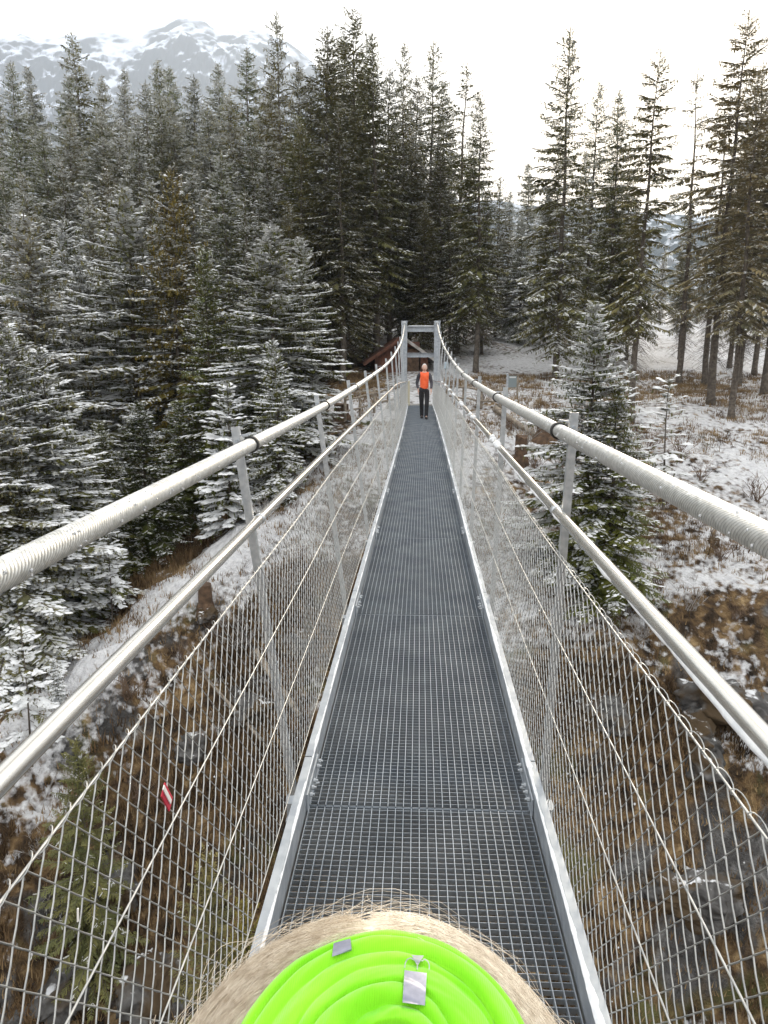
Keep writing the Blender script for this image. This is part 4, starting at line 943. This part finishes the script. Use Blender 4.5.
for i, (px, py) in enumerate(SHRUBS):
    p = on_ground(px, py); src = sob[i % 3]
    o = src if i < 3 else src.copy()
    if i >= 3: col.objects.link(o)
    o.location = p; o.rotation_euler = (0, 0, rnd.uniform(0, 6)); k = rnd.uniform(.7, 1.5); o.scale = (k, k, k * .8)
    where = 'on the right bank' if px > 420 else 'on the slope left of the bridge'
    tag(o, f'leafless brown shrub {where}' if i % 3 != 1 else f'frosted leafless shrub {where}', 'shrub', f'bare shrubs {where}' if i % 3 != 1 else f'frosted shrubs {where}')
# stumps and logs
def stump(px, py, r, h, lb):
    p = on_ground(px, py); mb = MB(); n = 14; rr2 = random.Random(int(px)); fl = [rr2.uniform(.85, 1.25) for _ in range(n)]; vs = []
    for z, k in ((-.25, 1.55), (.05, 1.2), (.3 * h, 1.0), (h, .93)):
        for q in range(n):
            a = 2 * math.pi * q / n; kk = k * (1 + (fl[q] - 1) * (1.4 if z < .1 else .4)); vs.append((math.cos(a) * r * kk, math.sin(a) * r * kk, z + (.55 * h * (fl[q] - .9) if z == h else 0)))
    fs = [(i * n + q, i * n + (q + 1) % n, (i + 1) * n + (q + 1) % n, (i + 1) * n + q) for i in range(3) for q in range(n)]
    fs.append(tuple(3 * n + q for q in range(n)))
    mb.add(vs, fs); o = mb.build('tree_stump', M['stumpwood'], None, False); o.location = p; tag(o, lb, 'stump')
stump(548, 438, .42, .7, 'wide brown tree stump behind the right cable'); stump(521, 462, .22, .8, 'narrow split stump below the right cable'); stump(285, 458, .3, .55, 'reddish stump left of the bridge above the handrail')
stump(206, 608, .2, .6, 'small dark stump on the left ridge beside the handrail'); stump(342, 418, .3, .5, 'stump under the left cable by the fence')
def log(a, b, r, lb, material='greywood'):
    A, B = on_ground(*a), on_ground(*b); A.z += r * .8; B.z += r * .8; mb = MB()
    pts = [A.lerp(B, t) + Vector((0, 0, .12 * r * math.sin(9 * t))) for t in np.linspace(0, 1, 9)]
    mb.tube([p - A for p in pts], [r * (1 - .35 * t) for t in np.linspace(0, 1, 9)], 9); o = mb.build('log', M[material], None, True); o.location = A; tag(o, lb, 'log')
log((495, 412), (535, 438), .14, 'pale cut log lying beside the right cable'); log((505, 404), (548, 420), .12, 'second pale log behind the first on the right bank'); log((262, 745), (205, 680), .06, 'grey fallen trunk seen through the left net')
log((530, 435), (590, 470), .07, 'curved bare branch on the ground right of the bridge', 'twig'); log((290, 590), (322, 575), .05, 'snowy fallen branch seen through the left net', 'frost'); log((255, 655), (300, 720), .12, 'weathered trunk leaning down the slope behind the left post')

# ------------------------------------------------------------------ hut, fence, sign beyond the portal
hp = at(398, 365, 46); hz = gz(hp.x, hp.y) - .45
hut = empty('hut', (hp.x, hp.y, hz), R_(8)); tag(hut, 'low red-brown timber hut with pitched roof behind the portal', 'hut')
mb = MB(); W, D, HW, HR = 3.1, 3.6, 1.1, 2.15
for q in range(21):
    x = -W / 2 + W * (q + .5) / 21; h = HW + (HR - HW - .12) * (1 - abs(x) / (W / 2))
    if .15 < x < 1.05: continue
    mb.box((x, -D / 2, h / 2 - .1), (W / 21 - .008, .03, h + .2)); mb.box((x, D / 2, h / 2 - .1), (W / 21 - .008, .03, h + .2))
for sx in (-1, 1):
    for q in range(24): mb.box((sx * W / 2, -D / 2 + D * (q + .5) / 24, HW / 2 - .1), (.03, D / 24 - .008, HW + .2))
mb.box((.6, -D / 2, 1.75), (.9, .03, .32))
mb.build('wall', M['wood'], hut)
mb = MB(); mb.box((.6, -D / 2 + .06, .72), (.86, .04, 1.6)); dr = mb.build('door', M['stumpwood'], hut)
mb = MB(); mb.box((.28, -D / 2 - .02, .8), (.03, .05, .14)); mb.build('handle', M['rubber'], dr)
for sx in (-1, 1):
    mb = MB(); ang = math.atan2(HR - HW, W / 2); L = (W / 2 + .7) / math.cos(ang)
    rot = Matrix.Rotation(sx * ang, 3, 'Y')
    mb.box(Vector((sx * (W / 2 + .7) / 2, 0, HR + .06 - math.tan(ang) * (W / 2 + .7) / 2)), (L, D + 1.0, .05), rot=rot)
    mb.box(Vector((sx * (W / 2 + .7) / 2, -D / 2 - .49, HR - .03 - math.tan(ang) * (W / 2 + .7) / 2)), (L, .03, .14), rot=rot)
    mb.build('roof', M['roof'] if sx > 0 else M['wood'], hut)
def fence(pts, lb, posts, rails=(.35, .8)):
    P = [Vector((x, y, gz(x, y))) for x, y in pts]; f = empty('pole_fence', P[0]); tag(f, lb, 'fence')
    def along(t):
        t *= len(P) - 1; i = min(int(t), len(P) - 2); q = P[i].lerp(P[i + 1], t - i); q.z = gz(q.x, q.y); return q
    for i in range(posts):
        q = along(i / (posts - 1)) - P[0]; mb = MB(); mb.tube([q + Vector((0, 0, -.2)), q + Vector((.01, 0, 1.05))], [.06, .052], 8); o = mb.build('post', M['greywood'], f, True)
    for z in rails:
        mb = MB(); q = [along(t) - P[0] + Vector((0, -.07, z + .02 * math.sin(t * 20))) for t in np.linspace(0, 1, posts * 2)]; mb.tube(q, .04, 7); mb.build('rail', M['greywood'], f, True)
a = at(345, 400, 30); b_ = at(408, 398, 32.5); fence([(a.x, a.y), (b_.x - .3, b_.y)], 'weathered pole fence left of the portal', 5)
a = at(446, 398, 32.5); b_ = at(500, 396, 31); fence([(a.x, a.y), (b_.x, b_.y)], 'weathered pole fence right of the portal', 4)
sp_ = on_ground(512, 398); sg = empty('sign_board', sp_, R_(-8)); tag(sg, 'small grey sign board between two posts right of the portal', 'sign')
hh = max(1.0, at(512, 374, sp_.y).z - sp_.z)
for sx in (-1, 1):
    mb = MB(); mb.box((sx * .22, 0, hh / 2 - .15), (.09, .09, hh + .3), bev=.01); mb.build('post', M['greywood'] if sx > 0 else M['galv_dull'], sg)
mb = MB(); mb.box((0, -.02, hh - .32), (.36, .03, .5), bev=.006); bo_ = mb.build('board', mat('sign_face', (.20, .24, .25), .5), sg)
mb = MB(); mb.box((0, -.04, hh - .14), (.28, .006, .06)); mb.build('header_strip', mat('pale_strip', (.6, .62, .62), .5), bo_)
pb = on_ground(440, 378); mb = MB(); q = at(440, 364, 33.5)
mbx = MB(); bxo = empty('information_box', (q.x + .25, 33.2, gz(q.x + .25, 33.2))); tag(bxo, 'small pale blue box on a pole right of the portal', 'box')
mb = MB(); mb.tube([(0, 0, -.2), (0, 0, q.z - bxo.location.z)], .03, 8); mb.build('pole', M['galv_dull'], bxo, True)
mb = MB(); mb.box((0, -.05, q.z - bxo.location.z - .05), (.2, .12, .3), bev=.015); mb.build('case', mat('pale_blue_case', (.45, .55, .62), .5), bxo)

# ------------------------------------------------------------------ people
def skin_geo(J, E, root, sub=2):
    """J: name -> (pos, rx, ry); grows one continuous surface along the edges"""
    names = list(J); me = bpy.data.meshes.new('tmp'); me.from_pydata([J[n][0] for n in names], [(names.index(a), names.index(b)) for a, b in E], [])
    o = bpy.data.objects.new('tmp', me); col.objects.link(o)
    md = o.modifiers.new('s', 'SKIN'); md.use_smooth_shade = True
    sv = me.skin_vertices[0].data
    for i, n in enumerate(names): sv[i].radius = (J[n][1], J[n][2]); sv[i].use_root = (n == root)
    sb = o.modifiers.new('d', 'SUBSURF'); sb.levels = sub; sb.render_levels = sub
    dg = bpy.context.evaluated_depsgraph_get(); dg.update()
    m2 = bpy.data.meshes.new_from_object(o.evaluated_get(dg)); v = [x.co.copy() for x in m2.vertices]; f = [tuple(p.vertices) for p in m2.polygons]
    bpy.data.objects.remove(o); bpy.data.meshes.remove(me); bpy.data.meshes.remove(m2); return v, f
def ball(c, s, seg=16, ring=12, fn=None):
    vs, fs = [], []
    for i in range(ring + 1):
        th = math.pi * i / ring
        for k in range(seg):
            ph = 2 * math.pi * k / seg; p = Vector((math.sin(th) * math.cos(ph), math.sin(th) * math.sin(ph), math.cos(th)))
            q = Vector((p.x * s[0], p.y * s[1], p.z * s[2]))
            if fn: q = fn(p, q)
            vs.append(q + Vector(c))
    for i in range(ring):
        for k in range(seg): fs.append((i * seg + k, (i + 1) * seg + k, (i + 1) * seg + (k + 1) % seg, i * seg + (k + 1) % seg))
    return vs, fs
M['skin'] = mat('skin', (.62, .38, .29), .55); M['eye'] = mat('eye', (.75, .73, .7), .3); M['pupil'] = mat('pupil', (.03, .02, .02), .3); M['lip'] = mat('lip', (.45, .19, .17), .5)
M['vest'] = noise_col(mat('orange_vest', rough=.7), (.85, .10, .025), (.95, .17, .05), 9)
M['darkcloth'] = noise_col(mat('dark_jacket', rough=.85), (.035, .036, .045), (.075, .075, .09), 12)
M['black'] = noise_col(mat('black_trousers', rough=.85), (.010, .010, .012), (.022, .022, .026), 12)
M['shoe'] = mat('dark_shoes', (.03, .026, .024), .7); M['greyhair'] = noise_col(mat('grey_white_hair', rough=.8), (.55, .54, .53), (.78, .77, .76), 60)
def skeleton(step=.0, armb=.0):
    J = {'pelvis': ((0, 0, .95), .125, .095), 'waist': ((0, 0, 1.10), .118, .088), 'chest': ((0, 0, 1.29), .145, .105), 'nb': ((0, .012, 1.445), .07, .065), 'neck': ((0, -.002, 1.505), .054, .056), 'skull': ((0, -.012, 1.56), .055, .06)}
    E = [('pelvis', 'waist'), ('waist', 'chest'), ('chest', 'nb'), ('nb', 'neck'), ('neck', 'skull')]
    for s, t in ((-1, 'l'), (1, 'r')):
        sw = step * s
        J.update({'sh' + t: ((s * .175, .01, 1.405), .058, .06), 'el' + t: ((s * .235, .035 + armb * -s, 1.13), .042, .042), 'wr' + t: ((s * .245, -.03 - armb * s * 2.2, .89), .029, .024),
                  'pm' + t: ((s * .243, -.045 - armb * s * 2.4, .825), .036, .016),
                  'hp' + t: ((s * .088, 0, .90), .088, .09), 'kn' + t: ((s * .098, -.035 - sw * .55, .50), .058, .06), 'an' + t: ((s * .10, .02 - sw * 1.0, .095), .034, .036), 'to' + t: ((s * .108, -.11 - sw * 1.0, .03), .028, .018)})
        E += [('nb', 'sh' + t), ('sh' + t, 'el' + t), ('el' + t, 'wr' + t), ('wr' + t, 'pm' + t), ('pelvis', 'hp' + t), ('hp' + t, 'kn' + t), ('kn' + t, 'an' + t), ('an' + t, 'to' + t)]
        b = Vector(J['pm' + t][0])
        for k, (oy, ln) in enumerate(((-.027, .062), (-.009, .072), (.009, .067), (.027, .052))):
            a1 = b + Vector((s * .002, oy, -.042)); a2 = a1 + Vector((-s * .008, oy * .1, -ln * .55)); a3 = a2 + Vector((-s * .02, 0, -ln * .45))
            for q, (p, r) in enumerate(((a1, .0095), (a2, .0085), (a3, .007))): J[f'f{k}{q}{t}'] = (tuple(p), r, r)
            E += [('pm' + t, f'f{k}0{t}'), (f'f{k}0{t}', f'f{k}1{t}'), (f'f{k}1{t}', f'f{k}2{t}')]
        a1 = b + Vector((-s * .012, -.035, .012)); a2 = a1 + Vector((-s * .014, -.022, -.03)); J['t0' + t] = (tuple(a1), .011, .011); J['t1' + t] = (tuple(a2), .0085, .0085); E += [('pm' + t, 't0' + t), ('t0' + t, 't1' + t)]
    return J, E
def sub_skel(J, E, keep, grow, root):
    J2 = {n: (J[n][0], J[n][1] + grow, J[n][2] + grow) for n in J if n in keep}; return J2, [(a, b) for a, b in E if a in keep and b in keep], root
HEADC = Vector((0, -.022, 1.625))
def face_fn(p, q):
    q = q.copy()
    if p.z < 0: q.x *= 1 - .28 * (-p.z) ** 1.4; q.y = q.y * (1 - .10 * -p.z) - .012 * -p.z
    if p.y < 0:
        q.y -= .020 * math.exp(-((p.x / .16) ** 2) - ((p.z + .16) / .17) ** 2)                       # nose
        q.y += .008 * (math.exp(-(((abs(p.x) - .36) / .16) ** 2) - ((p.z - .06) / .10) ** 2))        # eye sockets
        q.y -= .006 * math.exp(-((p.x / .3) ** 2) - ((p.z + .86) / .16) ** 2)                         # chin
        q.y -= .004 * math.exp(-((p.x / .28) ** 2) - ((p.z + .5) / .09) ** 2)                         # lips
    return q
def body_mesh(parent, J, E, hs=1.0):
    mb = MB(); v, f = skin_geo(J, E, 'pelvis'); mb.add(v, f, 0)
    v, f = ball(HEADC, (.077 * hs, .096 * (hs * .5 + .5), .115 * hs), 40, 32, face_fn); mb.add(v, f, 0)
    for s in (-1, 1):
        v, f = ball(HEADC + Vector((s * .077, .006, -.008)), (.011, .019, .031), 10, 8); mb.add(v, f, 0)
        v, f = ball(HEADC + Vector((s * .030, -.0815, .006)), (.0125, .0105, .0085), 12, 8); mb.add(v, f, 1)
        v, f = ball(HEADC + Vector((s * .030, -.0905, .006)), (.0052, .0025, .0055), 10, 6); mb.add(v, f, 2)
    v, f = ball(HEADC + Vector((0, -.088, -.058)), (.023, .006, .0065), 12, 8); mb.add(v, f, 3)
    return mb.build('body', [M['skin'], M['eye'], M['pupil'], M['lip']], parent, True)
def clothes(parent, J, E, jacket, vest, trousers, shoe):
    def make(name, keep, grow, root, m):
        J2, E2, r = sub_skel(J, E, keep, grow, root); v, f = skin_geo(J2, E2, r); mb = MB(); mb.add(v, f); return mb.build(name, m, parent, True)
    make('jacket', {'pelvis', 'waist', 'chest', 'nb', 'shl', 'ell', 'wrl', 'shr', 'elr', 'wrr'}, .012, 'pelvis', jacket)
    if vest:
        J3 = dict(J); J3['pelvis'] = ((0, 0, .885), .135, .11)
        J3['shl'] = ((-.125, .005, 1.415), .062, .062); J3['shr'] = ((.125, .005, 1.415), .062, .062)
        J2, E2, r = sub_skel(J3, E, {'pelvis', 'waist', 'chest', 'nb', 'shl', 'shr'}, .026, 'pelvis'); v, f = skin_geo(J2, E2, r); mb = MB(); mb.add(v, f); mb.build('vest', vest, parent, True)
    Jt = dict(J); Jt['pelvis'] = ((0, 0, .965), .125, .10); Jt['waist'] = ((0, 0, 1.06), .118, .092)
    for t in 'lr':
        q_ = J['an' + t]; Jt['an' + t] = ((q_[0][0], q_[0][1] + .005, q_[0][2] - .055), q_[1] + .012, q_[2] + .014)
    J2, E2, r = sub_skel(Jt, E, {'pelvis', 'waist', 'hpl', 'knl', 'anl', 'hpr', 'knr', 'anr'}, .016, 'pelvis'); v, f = skin_geo(J2, E2, r); mb = MB(); mb.add(v, f); mb.build('trousers', trousers, parent, True)
    for t in 'lr':
        a = Vector(J['an' + t][0]); b = Vector(J['to' + t][0]); Js = {'a': (tuple(a + Vector((0, .035, -.03))), .044, .05), 'b': (tuple(a + Vector((0, -.02, -.045))), .046, .044), 'c': (tuple(b + Vector((0, .01, .012))), .060, .046), 'd': (tuple(b + Vector((0, -.045, .006))), .052, .036), 'e': (tuple(a + Vector((0, .01, .07))), .056, .058)}
        v, f = skin_geo(Js, [('a', 'b'), ('b', 'c'), ('c', 'd'), ('a', 'e')], 'a'); mb = MB(); mb.add([Vector((x.x, x.y, max(x.z, .002))) for x in v], f); mb.build('shoe', shoe, parent, True)
# walker on the deck
wp = at(424, 414, 24.4)
walker = empty('person', (wp.x, wp.y, .0), R_(4)); walker.scale = (1.0, 1.0, 1.0)
tag(walker, 'person in bright orange vest and black trousers walking on the deck near the portal', 'person')
J, E = skeleton(.17, .05)
for s, t in ((-1, 'l'), (1, 'r')):
    for n in list(J):
        if n in ('wr' + t, 'pm' + t) or (n[0] in 'ft' and n[-1] == t and n[1].isdigit()):
            p = J[n][0]; J[n] = ((p[0] - s * .045, p[1] - .10, p[2] + .06), J[n][1], J[n][2])
        if n in ('an' + t, 'to' + t): p = J[n][0]; J[n] = ((p[0] - s * .045, p[1], p[2]), J[n][1], J[n][2])
        if n == 'kn' + t: p = J[n][0]; J[n] = ((p[0] - s * .02, p[1], p[2]), J[n][1], J[n][2])
body_mesh(walker, J, E); clothes(walker, J, E, M['darkcloth'], M['vest'], M['black'], M['shoe'])
mb = MB(); v, f = ball(HEADC + Vector((0, .014, .022)), (.084, .097, .108), 32, 24, lambda p, q: Vector((q.x, q.y if not (p.y < -.25 and p.z < .62) else max(q.y, -.03), max(q.z, -.055)))); mb.add(v, f); mb.build('hair', M['greyhair'], walker, True)

# person right in front of the viewer: fair hair under a neon green tube scarf
HC = Vector((0, 0, CAM_Z)) + ray(373, 1178) * .372          # head centre, about 0.37 m along the view axis
near = empty('person', (HC.x, HC.y, 0), math.pi)
tag(near, 'person with fair hair and neon green scarf on the head, at the bottom edge', 'person')
ksc = HC.z / 1.625; near.scale = (ksc, ksc, ksc); near.location = (HC.x, HC.y + HEADC.y * ksc, 0)
J, E = skeleton(.02, .0); body_mesh(near, J, E, .84); clothes(near, J, E, M['darkcloth'], None, M['black'], M['shoe'])
def hit_sphere(px, py, r):
    o = Vector((0, 0, CAM_Z)) - HC; d = ray(px, py).normalized(); b = o.dot(d); c = o.dot(o) - r * r; disc = b * b - c
    return o + d * (-b - math.sqrt(max(disc, 0)))
RH = .109
axis = hit_sphere(388, 1066, RH).normalized()
upv = (hit_sphere(372, 935, RH) - HC * 0); e1 = (upv - axis * upv.dot(axis)).normalized(); e2 = axis.cross(e1)
if e2.dot(Rc @ Vector((1, 0, 0))) < 0: e2 = -e2
def dirn(th, ph): return axis * math.cos(th) + (e1 * math.cos(ph) + e2 * math.sin(ph)) * math.sin(th)
def edge_th(ph): return R_(41) + R_(38) * float(smooth01((abs(math.atan2(math.sin(ph), math.cos(ph))) - R_(105)) / R_(60)))
def r_hair(th, ph): return RH * (1.0 + .012 * math.sin(3 * ph + 1) + .05 * math.exp(-((th - R_(80)) / R_(30)) ** 2))
def r_cap(u, ph):
    """u 0..1 from the pole hole to the rim; folds run round the head and wander"""
    ph = math.atan2(math.sin(ph), math.cos(ph))
    base = RH * 1.03 + .002 * math.sin(2 * ph); f = 0
    cr_ = [-.02]
    for c, sl, cv, p0 in ((.17, .05, -.05, .3), (.34, -.055, .04, -.4), (.53, .06, .05, .2), (.70, -.05, .05, .7), (.885, .022, .02, -.2)):
        cr_.append(c + sl * math.sin(ph + p0) + cv * (1 - math.cos(ph)) * .5 + .012 * math.sin(ph * 3 + c * 20))
    cr_.append(1.03)
    for q in range(len(cr_) - 1):
        if cr_[q] <= u <= cr_[q + 1]:
            t = (u - cr_[q]) / (cr_[q + 1] - cr_[q]); t = t ** (.75 + .35 * math.sin(q * 2.3 + ph)); w = cr_[q + 1] - cr_[q]
            f = .018 * w * (max(0, 1 - (2 * t - 1) ** 2)) ** .95 * (.8 + .3 * math.sin(ph * 1.3 + q * 1.9))
    return base + f - (.010 * max(0, (u - .965) / .035) ** 2 if u > .965 else 0) - (.009 * (1 - u / .06) if u < .06 else 0)
TH0 = R_(6)
def cap_wr(u, ph):
    ph = math.atan2(math.sin(ph), math.cos(ph)); return .0011 * float(vnoise(u * 9 + 2.2 * ph, ph * 2.2, 12)) + .0007 * float(vnoise(u * 22 - 3 * ph, ph * 5, 13))
def cap_pt(u, ph, off=0.0): return dirn(TH0 + (edge_th(ph) - TH0) * u, ph) * (r_cap(u, ph) + cap_wr(u, ph) + off)
NU, NP = 120, 180; V = []; F = []
for i in range(NU + 1):
    for k in range(NP): V.append(cap_pt(i / NU, 2 * math.pi * k / NP))
for i in range(NU):
    for k in range(NP): F.append((i * NP + k, (i + 1) * NP + k, (i + 1) * NP + (k + 1) % NP, i * NP + (k + 1) % NP))
inv = Matrix.Translation((0, 0, 0))
near_mat_inv = (Matrix.Translation(near.location) @ Matrix.Rotation(math.pi, 4, 'Z') @ Matrix.Diagonal((ksc, ksc, ksc, 1))).inverted()
def near_part(name, V, F, m, parent=near, smooth=True):
    Vl = [near_mat_inv @ (Vector(v) + HC) for v in V]; mb = MB(); mb.add(Vl, F); return mb.build(name, m, parent, smooth)
m = M['neon'] = mat('neon_green_fabric', (.20, .62, .006), .85, spec=.2)
noise_col(m, (.15, .56, .004), (.26, .66, .02), 14, .3, .7, 4)
bsdf(m).inputs['Sheen Weight'].default_value = .3
tc = nd(m, 'ShaderNodeTexCoord'); wv = nd(m, 'ShaderNodeTexWave', Scale=260.0, Distortion=1.0); lk(m, tc.outputs['Object'], wv.inputs['Vector']); bb = nd(m, 'ShaderNodeBump', Strength=.25, Distance=.0006); lk(m, wv.outputs['Fac'], bb.inputs['Height']); lk(m, bb.outputs[0], bsdf(m).inputs['Normal'])
scarf = near_part('tube_scarf', V, F, m)
def to_cap(px, py, off):
    r = RH * 1.04
    for _ in range(8):
        d = hit_sphere(px, py, r).normalized(); th = math.acos(max(-1, min(1, d.dot(axis)))); ph = math.atan2(d.dot(e2), d.dot(e1))
        u = max(0, min(1, (th - TH0) / (edge_th(ph) - TH0))); r = max(r_cap(min(.96, max(0, u + q_ * .02)), ph) for q_ in range(-2, 3)) + .0002 + off
    return hit_sphere(px, py, r)
def patch(corners, off, n=26):
    (a, b, c, d) = [Vector((*q, 0)) for q in corners]; V = []; F = []
    for i in range(n + 1):
        for k in range(n + 1):
            p = a.lerp(b, k / n).lerp(d.lerp(c, k / n), i / n); V.append(to_cap(p.x, p.y, off))
    for i in range(n):
        for k in range(n): F.append((i * (n + 1) + k, i * (n + 1) + k + 1, (i + 1) * (n + 1) + k + 1, (i + 1) * (n + 1) + k))
    return V, F
M['reflective'] = noise_col(mat('reflective_print', rough=.45, metal=.3), (.21, .22, .28), (.26, .27, .34), 300)
for cs in ([(404.5, 970), (426.8, 973), (425, 1005.5), (402.5, 1002.5)], [(333.6, 943), (350.4, 938.3), (351.7, 950.5), (332, 956.6)]):
    V, F = patch(cs, .0007); near_part('reflective_patch', V, F, M['reflective'], scarf)
V, F = patch([(411.5, 955), (424, 955.5), (418.5, 964.5), (416.5, 964.5)], .0008)
for pts in ([(414, 960), (410.5, 957.8), (407, 959.5), (405.2, 963.5), (404.6, 968)], [(421.5, 961), (425, 959), (428, 961.5), (429.3, 965), (429.2, 969.5)], [(417.5, 963.5), (417.3, 969.5)]):
    for a, b in zip(pts, pts[1:]):
        d = Vector((b[0] - a[0], b[1] - a[1], 0)).normalized(); nrm = Vector((-d.y, d.x, 0)) * .55
        v, f = patch([(a[0] + nrm.x, a[1] + nrm.y), (b[0] + nrm.x, b[1] + nrm.y), (b[0] - nrm.x, b[1] - nrm.y), (a[0] - nrm.x, a[1] - nrm.y)], .0008, 2); o_ = len(V); V += v; F += [tuple(i + o_ for i in q) for q in f]
near_part('emblem', V, F, mat('emblem_print', (.22, .25, .26), .5), scarf)
# hair
m = M['hair'] = noise_col(mat('fair_hair', rough=.45, spec=.4), (.58, .49, .38), (.86, .78, .66), 90, coord='Object')
V = []; F = []; NT, NP = 60, 120
for i in range(NT + 1):
    for k in range(NP):
        th = R_(24) + R_(126) * i / NT; ph = 2 * math.pi * k / NP; back = float(smooth01((abs(math.atan2(math.sin(ph), math.cos(ph))) - R_(80)) / R_(60)))
        V.append(dirn(th, ph) * (r_hair(th, ph) * (1 - .12 * float(smooth01((th - R_(110)) / R_(40)))) + .0012 * vnoise(ph * 26, th * 2.0, 3)))
for i in range(NT):
    for k in range(NP): F.append((i * NP + k, (i + 1) * NP + k, (i + 1) * NP + (k + 1) % NP, i * NP + (k + 1) % NP))
hair = near_part('hair', V, F, m)
hr = random.Random(5); mb = MB()
def strand(pts, r):
    mb.tube([near_mat_inv @ (p + HC) for p in pts], [r, r * 1.0] + [r * .8] * (len(pts) - 3) + [r * .35], 3, cap=False)
for q in range(4200):                                     # combed hair lying over the head, falling to both sides
    s = hr.choice((-1, 1)); ph = s * abs(hr.gauss(0, .75)); th = R_(hr.uniform(36, 92)); L = hr.uniform(.35, 1.0); lift = hr.uniform(.0002, .0035)
    pts = []; 
    for k in range(9):
        t = k / 8; p2 = ph + s * L * t; t2 = th + R_(9) * t * hr.uniform(.8, 1.1) + .03 * math.sin(3 * t + q)
        pts.append(dirn(t2, p2) * (r_hair(t2, p2) + lift * (1 + .6 * math.sin(t * 4 + q))))
    strand(pts, hr.uniform(.00008, .00016))
for q in range(210):                                      # fly-away hairs
    s = hr.choice((-1, 1)); ph = hr.gauss(0, .95); th = R_(hr.uniform(58, 92)); L = hr.uniform(.25, .75); up = hr.uniform(.002, .014) * (2.0 if hr.random() < .15 else 1); cu = hr.uniform(-2.6, 2.6)
    pts = []
    for k in range(10):
        t = k / 9; p2 = ph + s * L * t + .12 * math.sin(cu * 5 * t); t2 = th + .22 * t * hr.uniform(.9, 1.1)
        pts.append(dirn(t2, p2) * (r_hair(t2, p2) + .001 + up * math.sin(math.pi * min(1, t * hr.uniform(.98, 1.02) * .75)) + .003 * math.sin(cu * 6 * t)))
    strand(pts, hr.uniform(.00012, .00019))
mb.build('loose_strands', noise_col(mat('fair_strands', rough=.4, spec=.5), (.60, .50, .38), (.90, .82, .69), 140), hair, True)

# ------------------------------------------------------------------ air
mb = MB(); mb.box((0, 400, 660), (7600, 7600, 1400)); hz_ = mb.build('haze', [bpy.data.materials.new('haze')]); tag(hz_, kind='stuff')
hm = hz_.data.materials[0]; hm.use_nodes = True; hm.node_tree.nodes.clear()
ho = hm.node_tree.nodes.new('ShaderNodeOutputMaterial'); hv = hm.node_tree.nodes.new('ShaderNodeVolumePrincipled')
hv.inputs['Color'].default_value = (.78, .88, 1.0, 1); hv.inputs['Density'].default_value = .00022; hv.inputs['Anisotropy'].default_value = .25
hm.node_tree.links.new(hv.outputs[0], ho.inputs['Volume'])
print('TREES', tree_count)
